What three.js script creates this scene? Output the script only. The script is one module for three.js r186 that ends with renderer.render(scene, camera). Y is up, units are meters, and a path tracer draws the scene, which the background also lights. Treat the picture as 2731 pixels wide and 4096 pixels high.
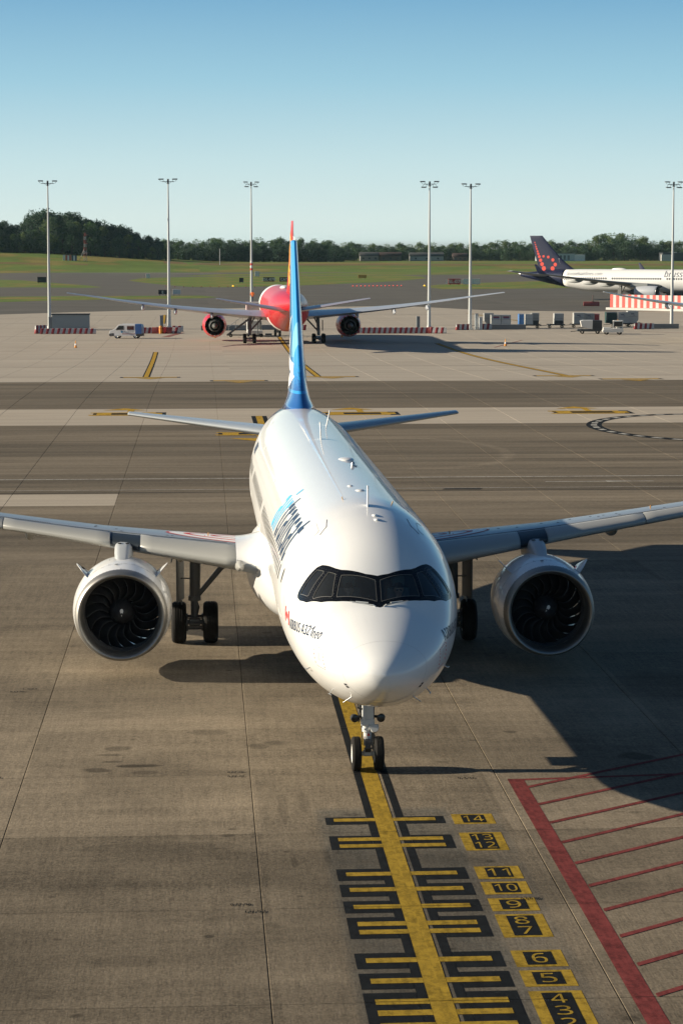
import * as THREE from 'three';
import { mergeGeometries, mergeVertices } from 'three/addons/utils/BufferGeometryUtils.js';
import { RoundedBoxGeometry } from 'three/addons/geometries/RoundedBoxGeometry.js';
import { MarchingCubes } from 'three/addons/objects/MarchingCubes.js';
import { FontLoader } from 'three/addons/loaders/FontLoader.js';
import { TessellateModifier } from 'three/addons/modifiers/TessellateModifier.js';

// ---------------------------------------------------------------- camera, sky, sun, exposure
const scene = new THREE.Scene();
const camera = new THREE.PerspectiveCamera(25.0, 682 / 1024, 0.5, 9000);
camera.position.set(-3.788, 11.575, 50.126);
{
  const yaw = 0.063988, pitch = 0.114988;
  camera.lookAt(-3.788 + Math.sin(yaw) * Math.cos(pitch), 11.575 - Math.sin(pitch), 50.126 - Math.cos(yaw) * Math.cos(pitch));
}
const renderer = new THREE.WebGLRenderer({ antialias: true });
renderer.setSize(682, 1024);
renderer.toneMapping = THREE.LinearToneMapping;
renderer.toneMappingExposure = 1.7;
renderer.outputColorSpace = THREE.SRGBColorSpace;
renderer.shadowMap.enabled = true;
renderer.shadowMap.type = THREE.PCFSoftShadowMap;

const SUN_EL = 18.4 * Math.PI / 180;
const SUN = new THREE.Vector3(-0.971 * Math.cos(SUN_EL), Math.sin(SUN_EL), -0.238 * Math.cos(SUN_EL)).normalize();
{
  // clear-air sky: pale band at the horizon, deeper blue with height, a broad glow round the sun's side
  const w = 512, h = 1024, d = new Float32Array(w * h * 4);
  const stops = [[-90, 0.118, 0.118, 0.106], [-3, 0.176, 0.182, 0.171], [-0.2, 0.405, 0.474, 0.455], [0.6, 0.405, 0.48, 0.464], [2, 0.331, 0.443, 0.461], [4, 0.202, 0.352, 0.43], [6, 0.118, 0.255, 0.374], [9, 0.072, 0.178, 0.305], [15, 0.034, 0.091, 0.185], [30, 0.016, 0.048, 0.109], [60, 0.011, 0.032, 0.076], [90, 0.009, 0.028, 0.065]];
  for (let j = 0; j < h; j++) {
    const el = 90 - (1 - (j + .5) / h) * 180, e = -el; // row 0 is the bottom of the sky
    const ev = -e;
    let k = 0; while (k < stops.length - 2 && ev > stops[k + 1][0]) k++;
    const A = stops[k], B = stops[k + 1]; let t = Math.min(1, Math.max(0, (ev - A[0]) / (B[0] - A[0])));
   
    for (let i = 0; i < w; i++) {
      const az = (i + .5) / w * 2 * Math.PI - Math.PI;
      const er = ev * Math.PI / 180;
      const dir = new THREE.Vector3(Math.cos(az) * Math.cos(er), Math.sin(er), Math.sin(az) * Math.cos(er));
      const c = Math.max(0, dir.dot(SUN)), g = .05 * Math.pow(c, 2) + .35 * Math.pow(c, 12);
      const o = (j * w + i) * 4;
      for (let q = 0; q < 3; q++) d[o + q] = (A[1 + q] + (B[1 + q] - A[1 + q]) * t) + g * [1, .88, .68][q];
      d[o + 3] = 1;
    }
  }
  const sky = new THREE.DataTexture(d, w, h, THREE.RGBAFormat, THREE.FloatType);
  sky.mapping = THREE.EquirectangularReflectionMapping; sky.magFilter = THREE.LinearFilter; sky.minFilter = THREE.LinearFilter; sky.needsUpdate = true;
  scene.background = sky; scene.environment = sky;
  scene.backgroundIntensity = 1; scene.environmentIntensity = 1;
}
const sun = new THREE.DirectionalLight(new THREE.Color().setRGB(1, .885, .70), 5);
sun.position.copy(SUN).multiplyScalar(400); sun.castShadow = true; sun.shadow.radius = 1;
Object.assign(sun.shadow.camera, { left: -200, right: 200, top: 120, bottom: -120, near: 1, far: 1200 });
sun.shadow.mapSize.set(4096, 4096); sun.target.position.set(0, 0, -60); scene.add(sun, sun.target);

// ---------------------------------------------------------------- helpers
let seed = 7; const rnd = () => { seed = (seed * 1664525 + 1013904223) >>> 0; return seed / 4294967296; };
const R = (a, b) => a + (b - a) * rnd();
const V = (x, y, z) => new THREE.Vector3(x, y, z);
const L3 = (r, g, b) => new THREE.Color().setRGB(r, g, b);
function mat(r, g, b, rough = .6, extra = {}) { const { phys, ...e } = extra; return new (phys ? THREE.MeshPhysicalMaterial : THREE.MeshStandardMaterial)({ color: L3(r, g, b), roughness: rough, ...e }); }
const names = {};
function numbered(n) { names[n] = (names[n] ?? -1) + 1; return names[n] ? n + '_' + String(names[n]).padStart(3, '0') : n; }
function shadowOn(o) { o.traverse(m => { if (m.isMesh) { m.castShadow = true; m.receiveShadow = true; } }); }
function clean(g) { // keep position, normal, uv; drop index so that any two merge
  let q = g.index ? g.toNonIndexed() : g;
  if (!q.attributes.normal) q.computeVertexNormals();
  if (!q.attributes.uv) q.setAttribute('uv', new THREE.Float32BufferAttribute(new Float32Array(q.attributes.position.count * 2), 2));
  for (const k of Object.keys(q.attributes)) if (!['position', 'normal', 'uv'].includes(k)) q.deleteAttribute(k);
  return q;
}
const join = gs => { gs = [gs].flat(Infinity).map(clean); return gs.length > 1 ? mergeGeometries(gs) : gs[0]; };
function part(name, gs, m, parent) { const o = new THREE.Mesh(gs.isBufferGeometry ? gs : join(gs), m); o.name = name; parent?.add(o); shadowOn(o); return o; }
function thing(name, label, category, [x, y, z] = [0, 0, 0], turn = 0, group) {
  const o = new THREE.Group(); o.name = numbered(name); scene.add(o); o.position.set(x, y, z); o.rotation.y = turn;
  o.userData = { label, category }; if (group) o.userData.group = group; return o;
}
function solo(name, label, category, gs, m, group) { const o = part(numbered(name), gs, m, scene); o.userData = { label, category }; if (group) o.userData.group = group; return o; }
function struct(name, gs, m) { const o = part(numbered(name), gs, m, scene); o.userData = { kind: 'structure' }; return o; }
function dup(root, pos, turn, label, group) {
  const r = root.clone(); r.name = numbered(root.name.replace(/_\d+$/, '')); r.userData = { ...root.userData, label }; if (group) r.userData.group = group;
  r.position.set(...pos); r.rotation.y = turn; scene.add(r); return r;
}
function box(w, h, d, x = 0, y = 0, z = 0, r = 0, rot) {
  const g = r ? new RoundedBoxGeometry(w, h, d, 2, Math.min(r, w / 2.01, h / 2.01, d / 2.01)) : new THREE.BoxGeometry(w, h, d);
  if (rot) g.rotateX(rot[0] || 0).rotateY(rot[1] || 0).rotateZ(rot[2] || 0);
  return g.translate(x, y, z);
}
function bar(a, b, r0, r1 = r0, n = 10) { // tapered rod between two points
  const A = V(...a), B = V(...b), d = B.clone().sub(A), g = new THREE.CylinderGeometry(r1, r0, d.length(), n);
  g.applyQuaternion(new THREE.Quaternion().setFromUnitVectors(V(0, 1, 0), d.clone().normalize()));
  return g.translate((A.x + B.x) / 2, (A.y + B.y) / 2, (A.z + B.z) / 2);
}
function beam(a, b, w, h) { // rectangular bar between two points
  const A = V(...a), B = V(...b), d = B.clone().sub(A), g = new THREE.BoxGeometry(w, h, d.length());
  const m = new THREE.Matrix4().lookAt(A, B, Math.abs(d.clone().normalize().y) > .95 ? V(1, 0, 0) : V(0, 1, 0));
  return g.applyMatrix4(m).translate((A.x + B.x) / 2, (A.y + B.y) / 2, (A.z + B.z) / 2);
}
function lathe(pts, axis = 'y', n = 48) { if (pts[0][1] > pts[pts.length - 1][1]) pts = [...pts].reverse(); // pts of [radius, along]
  const g = new THREE.LatheGeometry(pts.map(p => new THREE.Vector2(Math.max(p[0], 1e-4), p[1])), n);
  if (axis === 'z') g.rotateX(Math.PI / 2); if (axis === 'x') g.rotateZ(-Math.PI / 2); return g;
}
function loft(secs, closed = true, caps = false) { // rows of points, all the same count
  const n = secs[0].length, m = secs.length, p = [], uv = [], ix = [], nn = closed ? n + 1 : n;
  for (let i = 0; i < m; i++) for (let j = 0; j < nn; j++) { const q = secs[i][j % n]; p.push(q[0], q[1], q[2]); uv.push(i / (m - 1), j / (nn - 1)); }
  for (let i = 0; i < m - 1; i++) for (let j = 0; j < nn - 1; j++) { const a = i * nn + j, b = a + 1, c = a + nn, e = c + 1; ix.push(a, b, c, b, e, c); }
  if (caps) for (const i of [0, m - 1]) { const c = [0, 0, 0]; for (const q of secs[i]) for (let k = 0; k < 3; k++) c[k] += q[k] / n; p.push(...c); uv.push(0, 0); const o = p.length / 3 - 1; for (let j = 0; j < nn - 1; j++) ix.push(...(i ? [i * nn + j, i * nn + j + 1, o] : [j + 1, j, o])); }
  const g = new THREE.BufferGeometry(); g.setAttribute('position', new THREE.Float32BufferAttribute(p, 3)); g.setAttribute('uv', new THREE.Float32BufferAttribute(uv, 2)); g.setIndex(ix);
  g.computeVertexNormals();
  if (closed) { const N = g.attributes.normal; for (let i = 0; i < m; i++) { const a = i * nn, b = a + nn - 1; const v = V(N.getX(a) + N.getX(b), N.getY(a) + N.getY(b), N.getZ(a) + N.getZ(b)).normalize(); N.setXYZ(a, v.x, v.y, v.z); N.setXYZ(b, v.x, v.y, v.z); } }
  return g;
}
const wheel = (r, w, x, y, z, axis = 'x') => { // tyre torus-like lathe across the axle, grooved tread
  const h = w / 2, p = [[r * .55, -h * .86], [r * .72, -h], [r * .9, -h * .93], [r * .975, -h * .72], [r, -h * .45]];
  for (const q of [-.34, 0, .34]) p.push([r, h * (q - .05)], [r * .978, h * (q - .035)], [r * .978, h * (q + .035)], [r, h * (q + .05)]);
  p.push([r, h * .45], [r * .975, h * .72], [r * .9, h * .93], [r * .72, h], [r * .55, h * .86]);
  return lathe(p, axis, 36).translate(x, y, z);
};
const hub = (r, w, x, y, z, axis = 'x') => lathe([[0, -w * .42], [r * .2, -w * .45], [r * .22, -w * .3], [r * .45, -w * .25], [r * .52, -w * .44], [r * .56, -w * .44], [r * .56, w * .44], [r * .52, w * .44], [r * .45, w * .25], [r * .22, w * .3], [r * .2, w * .45], [0, w * .42]], axis, 24).translate(x, y, z);
const smooth = t => { t = Math.min(1, Math.max(0, t)); return t * t * (3 - 2 * t); };
const GY = z => -2.2 * smooth((-110 - z) / 150);          // the apron falls a little away from the stand
const SK = z => .0042 * -z;                               // the slab grid is turned a hair against the aircraft
// cheap value noise
const PERM = new Uint8Array(65536); for (let i = 0; i < 65536; i++) PERM[i] = rnd() * 256;
const hsh = (x, y) => PERM[((x * 73 + y * 7919) ^ (x * 131 >> 2)) & 65535] / 255;
function vn(x, y) { const xi = Math.floor(x), yi = Math.floor(y), u = smooth(x - xi), v = smooth(y - yi); const a = hsh(xi, yi), b = hsh(xi + 1, yi), c = hsh(xi, yi + 1), d = hsh(xi + 1, yi + 1); return a + (b - a) * u + (c - a) * v + (a - b - c + d) * u * v; }
const fbm = (x, y, o = 4) => { let s = 0, a = .5, t = 0; for (let i = 0; i < o; i++) { s += a * vn(x, y); t += a; a *= .5; x = x * 2.03 + 17.1; y = y * 2.03 + 5.3; } return s / t; };
const srgb8 = l => Math.round(255 * Math.min(1, Math.max(0, l <= .0031308 ? l * 12.92 : 1.055 * Math.pow(l, 1 / 2.4) - .055)));
function tex(w, h, fn, opt = {}) { // fn(u, v, i, j) returns linear rgb
  const d = new Uint8Array(w * h * 4);
  for (let j = 0; j < h; j++) for (let i = 0; i < w; i++) { const c = fn((i + .5) / w, (j + .5) / h, i, j), o = (j * w + i) * 4; for (let q = 0; q < 3; q++) d[o + q] = opt.data ? Math.max(0, Math.min(255, c[q] * 255)) : srgb8(c[q]); d[o + 3] = 255; }
  const t = new THREE.DataTexture(d, w, h, THREE.RGBAFormat); if (!opt.data) t.colorSpace = THREE.SRGBColorSpace;
  t.wrapS = t.wrapT = opt.clamp ? THREE.ClampToEdgeWrapping : THREE.RepeatWrapping; t.magFilter = THREE.LinearFilter; t.minFilter = THREE.LinearMipmapLinearFilter; t.generateMipmaps = true; t.anisotropy = 8; t.needsUpdate = true; return t;
}
const font = await new FontLoader().loadAsync('fonts/droid/droid_sans_bold.typeface.json');
const fontR = await new FontLoader().loadAsync('fonts/droid/droid_sans_regular.typeface.json');
function textShape(str, size, f = font) { const g = new THREE.ShapeGeometry(f.generateShapes(str, size), 6); g.computeBoundingBox(); const b = g.boundingBox; return { g, w: b.max.x - b.min.x, h: b.max.y - b.min.y, x0: b.min.x, y0: b.min.y }; }
const inPoly = (P, x, y) => { let c = false; for (let i = 0, j = P.length - 1; i < P.length; j = i++) if ((P[i][1] > y) !== (P[j][1] > y) && x < (P[j][0] - P[i][0]) * (y - P[i][1]) / (P[j][1] - P[i][1]) + P[i][0]) c = !c; return c; };
const sdPoly = (P, x, y) => { let d = 1e9; for (let i = 0, j = P.length - 1; i < P.length; j = i++) { const ex = P[i][0] - P[j][0], ey = P[i][1] - P[j][1], wx = x - P[j][0], wy = y - P[j][1], t = Math.min(1, Math.max(0, (wx * ex + wy * ey) / (ex * ex + ey * ey + 1e-12))); d = Math.min(d, Math.hypot(wx - ex * t, wy - ey * t)); } return inPoly(P, x, y) ? -d : d; };

// ---------------------------------------------------------------- pavement
const rowsZ = [30.9, 25.9, 20.9, 15.8, 10.65, 5.45, .3, -4.6, -9.65, -14.5, -19.3, -24.1, -29, -33.8, -38.7, -43.5, -48.3, -53.05, -57.9, -62.8, -67.8, -72.6, -77.3, -81.8, -86.1, -90.8, -95.4, -99.7, -107.3, -114.7, -120.6, -126.5, -132.4, -138.3, -144.2, -150.1, -156];
for (let z = -163; z > -425; z -= 7.5) rowsZ.push(z);
const colsX = []; for (let i = -14; i <= 30; i++) colsX.push(i === 3 ? 2.78 : -12.5 + 4.95 * i); // joints at about 5 m
const stains = [[-6.0, -.4, .35, .22, .5], [-5.05, -.75, .5, .16, .65], [-5.6, -2.6, .3, .25, .4], [-5.7, -1.2, .25, .12, .45], [-5.75, -1.9, .3, .12, .4], [-4.9, -.1, .3, .16, .35], [-3.6, 12.2, .09, .09, .55], [-2.35, -2.6, .25, .3, .35], [-1.9, -3.0, .3, .25, .3], [-3.5, -4.2, .5, .35, .25], [6.2, -1.0, .4, .4, .5], [-1.95, 7.6, .07, .5, .3], [-1.3, 7.2, .06, .5, .3], [-2.0, 3.2, .12, 1.2, .2], [-1.55, 2.9, .14, .9, .2]];
for (let i = 0; i < 90; i++) { const r = R(.03, .13); stains.push([R(-9, 7), R(-20, 18), r * R(.8, 1.6), r * R(.6, 1.2), R(.15, .5)]); } // oil drips
for (let i = 0; i < 14; i++) stains.push([R(-8, 6), R(-16, 17), R(.5, 1.6), R(.15, .5), R(.08, .2)]);
const nearTex = tex(1024, 2048, (u, v) => { // x -16..16, z 28..-36
  const x = -16 + 32 * u, z = 28 - 64 * v;
  const row = rowsZ.findIndex(q => q < z), rk = hsh(row * 3 + 1, Math.floor((x + 2.5) / 5) + 40);
  let k = .80 + .30 * fbm(x * .35, z * .9, 4) + .36 * (fbm(x * .28 + 9, z * 2.0, 4) - .5) + .20 * (vn(x * 22, z * 1.1) - .5) + .09 * (vn(x * 1.0, z * 16) - .5) + .50 * (rnd() - .5) + .16 * (vn(x * 11, z * 11) - .5) + .26 * (rk - .5);
  k *= 1 - .28 * smooth((fbm(x * .22 + 3, z * .22 + 8, 3) - .45) * 4);
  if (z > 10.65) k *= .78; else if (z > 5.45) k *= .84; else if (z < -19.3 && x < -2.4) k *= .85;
  for (const s of stains) { const dz = z - s[1], dx = x - s[0]; if (dz > s[3] * 1.5 || dz < -s[3] * 1.5 || dx > s[2] * 1.5 || dx < -s[2] * 1.5) continue; const a = Math.hypot((x - s[0]) / s[2], (z - s[1]) / s[3]) + .5 * (vn(x * 4, z * 4) - .5); if (a < 1.2) k *= 1 - s[4] * smooth((1.2 - a) * 2); }
  const old = smooth((x + 1.45) * 4) * smooth((1.5 - x) * 4) * smooth((z - 3.3) * 2) * (.55 + .45 * vn(x * 3, z * 3));   // ghost of removed paint
  const old2 = smooth((x - 1.25) * 8) * smooth((2.45 - x) * 6) * smooth((z - 3.7) * 3) * (.3 + .7 * vn(x * 3 + 4, z * 3));
  const q = Math.max(old, .5 * old2);
  k *= 1 - .30 * q; const w = 1 - .5 * q;
  k = Math.max(.2, k);
  return [.208 * k * (1 - .10 * q), .169 * k, .120 * k * (1 + .14 * q)];
}, { clamp: true });
const midTex = tex(2048, 2048, (u, v) => { // x -56..104, z -30..-160
  const z = -30 - 130 * v, x = -56 + 160 * u;
  let k = .86 + .4 * (fbm(x * .10, z * .55, 4) - .5) + .5 * (fbm(x * .05 + 7, z * 1.5, 3) - .5) + .3 * (rnd() - .5) + .12 * (vn(x * .5, z * 7) - .5);
  const xs = x - SK(z); let c = [.192, .157, .113];
  const band = (a, b) => smooth((z - a) * 6 + .5) * smooth((b - z) * 6 + .5);
  k *= 1 - .20 * band(-48.3, -38.7) * (.6 + .5 * fbm(x * .08, z * .4, 3)); k *= 1 - .27 * band(-86.1, -77.3) * (.45 + .8 * fbm(x * .06 + 3, z * .2, 3));
  k *= 1 - .20 * band(-67.8, -57.9) * (.5 + .6 * fbm(x * .05 + 5, z * .4, 3)); k *= 1 - .17 * band(-156, -114.7); k *= 1 - .16 * band(-99.7, -95.4); k *= 1 + .08 * band(-57.9, -48.3);
  k *= 1 - .22 * smooth((fbm(x * .05 + 31, z * .35 + 3, 4) - .52) * 5) * .8;
  if (z < -126 && z > -132.4) k *= .9;
  const lt = band(-114.7, -99.7), pt = (xs < -7.55 && z < -53.05 && z > -57.9) ? .9 : 0, w = Math.max(lt, pt);
  c = c.map((q, i) => q + ([.40, .345, .275][i] - q) * w); k = k + (1.02 + .16 * (fbm(x * .12, z * 1.2, 3) - .5) - k) * w * .7;
  const a = Math.hypot((x - 8.5) * .8, (z + 79) * .45) + .25 * (vn(x * 2, z * 2) - .5), arc = smooth((.42 - Math.abs(a - 4.2)) * 3) * (x > 9 ? 1 : smooth((x - 4) / 5)) * (.6 + .4 * vn(x * 6, z * 2)); // scrubbed turning arc
  k *= 1 + .28 * arc;
  return c.map(q => q * Math.max(.2, k));
}, { clamp: true });
const farTex = tex(1024, 1024, (u, v) => { const x = u * 60, z = v * 60; const w = (f, g, o) => fbm(x * f, z * g, o); const k = .92 + .22 * (w(.15, .5, 4) - .5) + .2 * (w(.08, 1.3, 3) - .5) + .2 * (rnd() - .5); return [.40 * k, .35 * k, .285 * k]; });
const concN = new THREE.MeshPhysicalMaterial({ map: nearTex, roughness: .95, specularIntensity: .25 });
const grain = tex(512, 512, (u, v, i, j) => { const q = .5 + .5 * (rnd() - .5) + .5 * (vn(u * 90, v * 14) - .5); return [q, q, q]; }, { data: true });
concN.bumpMap = grain.clone(); concN.bumpMap.repeat.set(14, 28); concN.bumpMap.needsUpdate = true; concN.bumpScale = .004;
const concM = new THREE.MeshPhysicalMaterial({ map: midTex, roughness: .95, specularIntensity: .25 });
const concF = new THREE.MeshPhysicalMaterial({ map: farTex, roughness: .95, specularIntensity: .25 });
function slabGeo(x0, x1, z0, z1) { // top face with chamfered edges; z0 > z1
  const g = .006, c = .010, d = .03, pos = [], uv = [], ix = [];
  const zone = z1 > -34.1 ? 0 : z1 > -157 ? 1 : 2;
  const ring = (in_, y) => [[x0 + in_, z0 - in_], [x1 - in_, z0 - in_], [x1 - in_, z1 + in_], [x0 + in_, z1 + in_]].map(([x, z]) => [x + SK(z), GY(z) + y, z]);
  for (const q of [...ring(g + c, 0), ...ring(g, -c), ...ring(g, -d)]) { pos.push(...q); const [x, , z] = q; uv.push(...(zone === 0 ? [(x + 16) / 32, (28 - z) / 64] : zone === 1 ? [(x + 56) / 160, (-30 - z) / 130] : [x / 60, z / 60])); }
  ix.push(0, 1, 2, 0, 2, 3); for (let r = 0; r < 2; r++) for (let i = 0; i < 4; i++) { const a = r * 4 + i, b = r * 4 + (i + 1) % 4; ix.push(a, a + 4, b, b, a + 4, b + 4); }
  const G = new THREE.BufferGeometry(); G.setAttribute('position', new THREE.Float32BufferAttribute(pos, 3)); G.setAttribute('uv', new THREE.Float32BufferAttribute(uv, 2)); G.setIndex(ix);
  const H = G.toNonIndexed(); H.computeVertexNormals(); return [H, zone];
}
let bed;
{
  // bed under the slabs, seen only in the joints
  const secs = []; for (let z = 40; z > -486; z -= 6) secs.push([-160, 0, 160].map(x => [x, GY(z) - .03, z]));
  bed = struct('apron', loft(secs, false), mat(.05, .046, .04, .9));
  const list = [];
  for (let r = 0; r < rowsZ.length - 1; r++) {
    const z0 = rowsZ[r], z1 = rowsZ[r + 1], dep = 50 - z1, xl = -3.8 - .083 * dep - 9, xr = -3.8 + .214 * dep + 9;
    for (let c = 0; c < colsX.length - 1; c++) { const x0 = colsX[c], x1 = colsX[c + 1]; if (x1 + SK(z0) < xl || x0 + SK(z0) > xr) continue; list.push([x0, x1, z0, z1, (z0 - z1) * 12 / dep ** 2]); }
  }
  list.sort((a, b) => b[4] - a[4]);
  const rest = [[], [], []];
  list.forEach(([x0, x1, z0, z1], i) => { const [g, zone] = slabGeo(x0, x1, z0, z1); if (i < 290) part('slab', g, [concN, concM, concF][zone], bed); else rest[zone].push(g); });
  rest.forEach((gs, i) => { if (gs.length) part('slab_field', gs, [concN, concM, concF][i], bed).userData.kind = 'stuff'; });
}
// ---------------------------------------------------------------- painted markings
const wearTex = tex(512, 512, (u, v, i, j) => { const k = .80 + .5 * (fbm(u * 30, v * 30, 4) - .5) + .35 * (rnd() - .5) + .3 * (vn(u * 120, v * 20) - .5); const q = fbm(u * 70 + 5, v * 70, 4), p = 1 - .22 * smooth((q - .56) * 10); return [k * p, k * p, k * p]; });
const paint = (r, g, b, ro = .9) => { const m = mat(r, g, b, .92, { phys: true, specularIntensity: .22 }); m.map = wearTex; return m; };
const yellowP = paint(.37, .24, .028), blackP = paint(.010, .012, .014, .8), redP = paint(.205, .045, .042), whiteP = paint(.5, .48, .43), yellowF = paint(.50, .30, .03), faintP = paint(.10, .095, .085, .85), redF = paint(.30, .13, .11);
const UVM = g => { const p = g.attributes.position, u = []; for (let i = 0; i < p.count; i++) u.push(p.getX(i) / 6, p.getZ(i) / 6); g.setAttribute('uv', new THREE.Float32BufferAttribute(u, 2)); return g; };
function faceUp(g) { const p = g.attributes.position, a = p.array; for (let i = 0; i < p.count; i += 3) { const e = i * 3, ux = a[e + 3] - a[e], uz = a[e + 5] - a[e + 2], vx = a[e + 6] - a[e], vz = a[e + 8] - a[e + 2]; if (uz * vx - ux * vz < 0) for (let k = 0; k < 3; k++) { const t = a[e + 3 + k]; a[e + 3 + k] = a[e + 6 + k]; a[e + 6 + k] = t; } } g.computeVertexNormals(); return g; }
function flat(pts, y) { // filled outline on the ground, following its fall; pts of [x, z]
  const sh = new THREE.ShapeGeometry(new THREE.Shape(pts.map(p => new THREE.Vector2(p[0], p[1])))); const p = sh.attributes.position, o = [];
  for (let i = 0; i < p.count; i++) { const x = p.getX(i), z = p.getY(i); o.push(x, GY(z) + y, z); }
  sh.setAttribute('position', new THREE.Float32BufferAttribute(o, 3)); const ix = [...sh.index.array]; for (let i = 0; i < ix.length; i += 3) [ix[i], ix[i + 1]] = [ix[i + 1], ix[i]]; sh.setIndex(ix);
  const q = sh.toNonIndexed(); return UVM(faceUp(q));
}
function rect(x0, x1, z0, z1, y, skew = true) { // z0 > z1, broken where it crosses a joint
  if (z0 < z1) [z0, z1] = [z1, z0];
  const cuts = [z0, ...rowsZ.filter(z => z < z0 - .03 && z > z1 + .03), z1], o = [];
  for (let i = 0; i < cuts.length - 1; i++) { const a = cuts[i] - (i ? .010 : 0), b = cuts[i + 1] + (i < cuts.length - 2 ? .010 : 0), s = skew ? SK : () => 0; o.push(flat([[x0 + s(a), a], [x1 + s(a), a], [x1 + s(b), b], [x0 + s(b), b]], y)); }
  return o;
}
function stroke(pts, w, y) { // a line of width w through ground points, one quad for each step
  const l = [], r = []; pts.forEach((p, i) => { const a = pts[Math.max(0, i - 1)], b = pts[Math.min(pts.length - 1, i + 1)], dx = b[0] - a[0], dz = b[1] - a[1], n = Math.hypot(dx, dz) || 1; l.push([p[0] - dz / n * w / 2, p[1] + dx / n * w / 2]); r.push([p[0] + dz / n * w / 2, p[1] - dx / n * w / 2]); });
  const o = []; for (let i = 0; i < pts.length - 1; i++) o.push(flat([l[i], l[i + 1], r[i + 1], r[i]], y)); return join(o);
}
const mark = (name, gs, m) => part(name, gs, m, bed);
{
  const Y1 = .004, Y2 = .008, Y3 = .012;
  // stop bars: [far z, near z] of black field, then yellow bars
  const bars = [[[4.22, 4.82], [4.46]], [[5.72, 6.75], [6.0, 6.5]], [[8.15, 8.95], [8.52]], [[9.2, 10.0], [9.56]], [[10.28, 11.02], [10.65]], [[11.28, 12.52], [11.68, 12.15]], [[13.32, 14.15], [13.72]], [[14.38, 15.18], [14.78]], [[15.36, 18.4], [15.8, 16.32, 16.9, 17.5, 18.1]]];
  mark('lead_in_line_border', [rect(-.33, -.17, 30, -9.6, Y1), rect(.27, .43, 30, -9.6, Y1)], blackP);
  mark('lead_in_line', [rect(-.165, .195, 30, -99.5, Y2)], yellowP);
  for (const [[a, b], ys] of bars) {
    mark('stop_bar_border', [rect(-1.17, -.34, b, a, Y1), rect(.44, 1.24, b, a, Y1)], blackP);
    for (const z of ys) for (const [x0, x1] of [[-1.0, -.17], [.2, 1.06]]) mark('stop_bar', rect(x0, x1, z + .125, z - .125, Y2), yellowP);
  }
  const plates = [[4.1, 4.92, ['14']], [5.6, 6.97, ['13', '12']], [8.12, 8.98, ['11']], [9.18, 10.0, ['10']], [10.25, 11.05, ['9']], [11.25, 12.6, ['8', '7']], [13.32, 14.2, ['6']], [14.38, 15.2, ['5']], [15.42, 17.3, ['4', '3', '2']]];
  for (const [a, b, t] of plates) {
    mark('number_plate', rect(1.41, 2.25, b, a, Y1), yellowP);
    mark('number_field', rect(1.60, 2.07, b - .1, a + .1, Y2), blackP);
    t.forEach((s, i) => {
      const { g, w, h, x0, y0 } = textShape(s, 1, fontR), n = t.length, hh = (b - a - .2) / n, tw = s.length > 1 ? .40 : .25, th = hh * .74, z0 = a + .1 + hh * (i + .87);
      const p = g.attributes.position; for (let k = 0; k < p.count; k++) { const x = 1.835 - tw / 2 + (p.getX(k) - x0) / w * tw, z = z0 - (p.getY(k) - y0) / h * th; p.setXYZ(k, x + SK(z), Y3, z); }
      g.computeVertexNormals(); mark('number', UVM(g), yellowP);
    });
  }
  // red no-parking field
  mark('red_border_line', [rect(2.98, 3.33, 30, 1.05, Y1)], redP);
  mark('red_edge_line', [flat([[3.33, 1.2], [3.33, 1.05], [12, .3], [12, .45]], Y1)], redP);
  for (let i = 0; i < 14; i++) { const z = 1.84 + i * 1.545; mark('red_hatch_line', flat([[3.31, z + .08], [3.31, z - .09], [10.5, z - 5.37], [10.5, z - 5.20]], Y2), redP); }
  // faint stencilled slab numbers beside the joints
  for (const [x, z, s] of [[-3.1, .52, '0 ET 20'], [-3.1, .12, '0 ET 20'], [-2.95, 10.9, 'LH 92'], [-3.2, 10.45, '0 ET 90'], [-8.6, -9.5, '0 ET 40'], [-8.3, -9.85, 'L 021'], [1.9, 1.0, '0 2 01'], [1.95, 10.4, '0 ET 88'], [-8.4, .3, '0 ET 03']]) {
    const { g, w, h, x0, y0 } = textShape(s, 1), p = g.attributes.position; for (let k = 0; k < p.count; k++) p.setXYZ(k, x + (p.getX(k) - x0) / w * .36, .016, z - (p.getY(k) - y0) / h * .13);
    g.computeVertexNormals(); mark('stencilled_number', UVM(g), blackP);
  }
  mark('lead_in_line', rect(-.02, .42, -99.8, -107.2, Y2), yellowF); mark('lead_in_line_border', [rect(-.32, -.03, -99.8, -107.2, Y1), rect(.43, .72, -99.8, -107.2, Y1)], blackP);
  // taxilane lines and clearance bars
  mark('service_line', [rect(-60, 90, -64.75, -64.95, Y1, false), rect(-60, 90, -59.55, -59.65, Y1, false)], whiteP);
  mark('joint_repair', rect(-60, 90, -58.35, -58.5, Y1, false), blackP);
  mark('white_dash', [rect(13.2, 18.6, -62.2, -62.35, Y1), flat([[16.5, -62.0], [16.5, -62.5], [18.2, -62.25]], Y2)], whiteP);
  mark('dark_patch', flat([[8.0, -58.9], [9.8, -58.8], [10.0, -59.3], [8.2, -59.4]], Y2), blackP);
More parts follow.
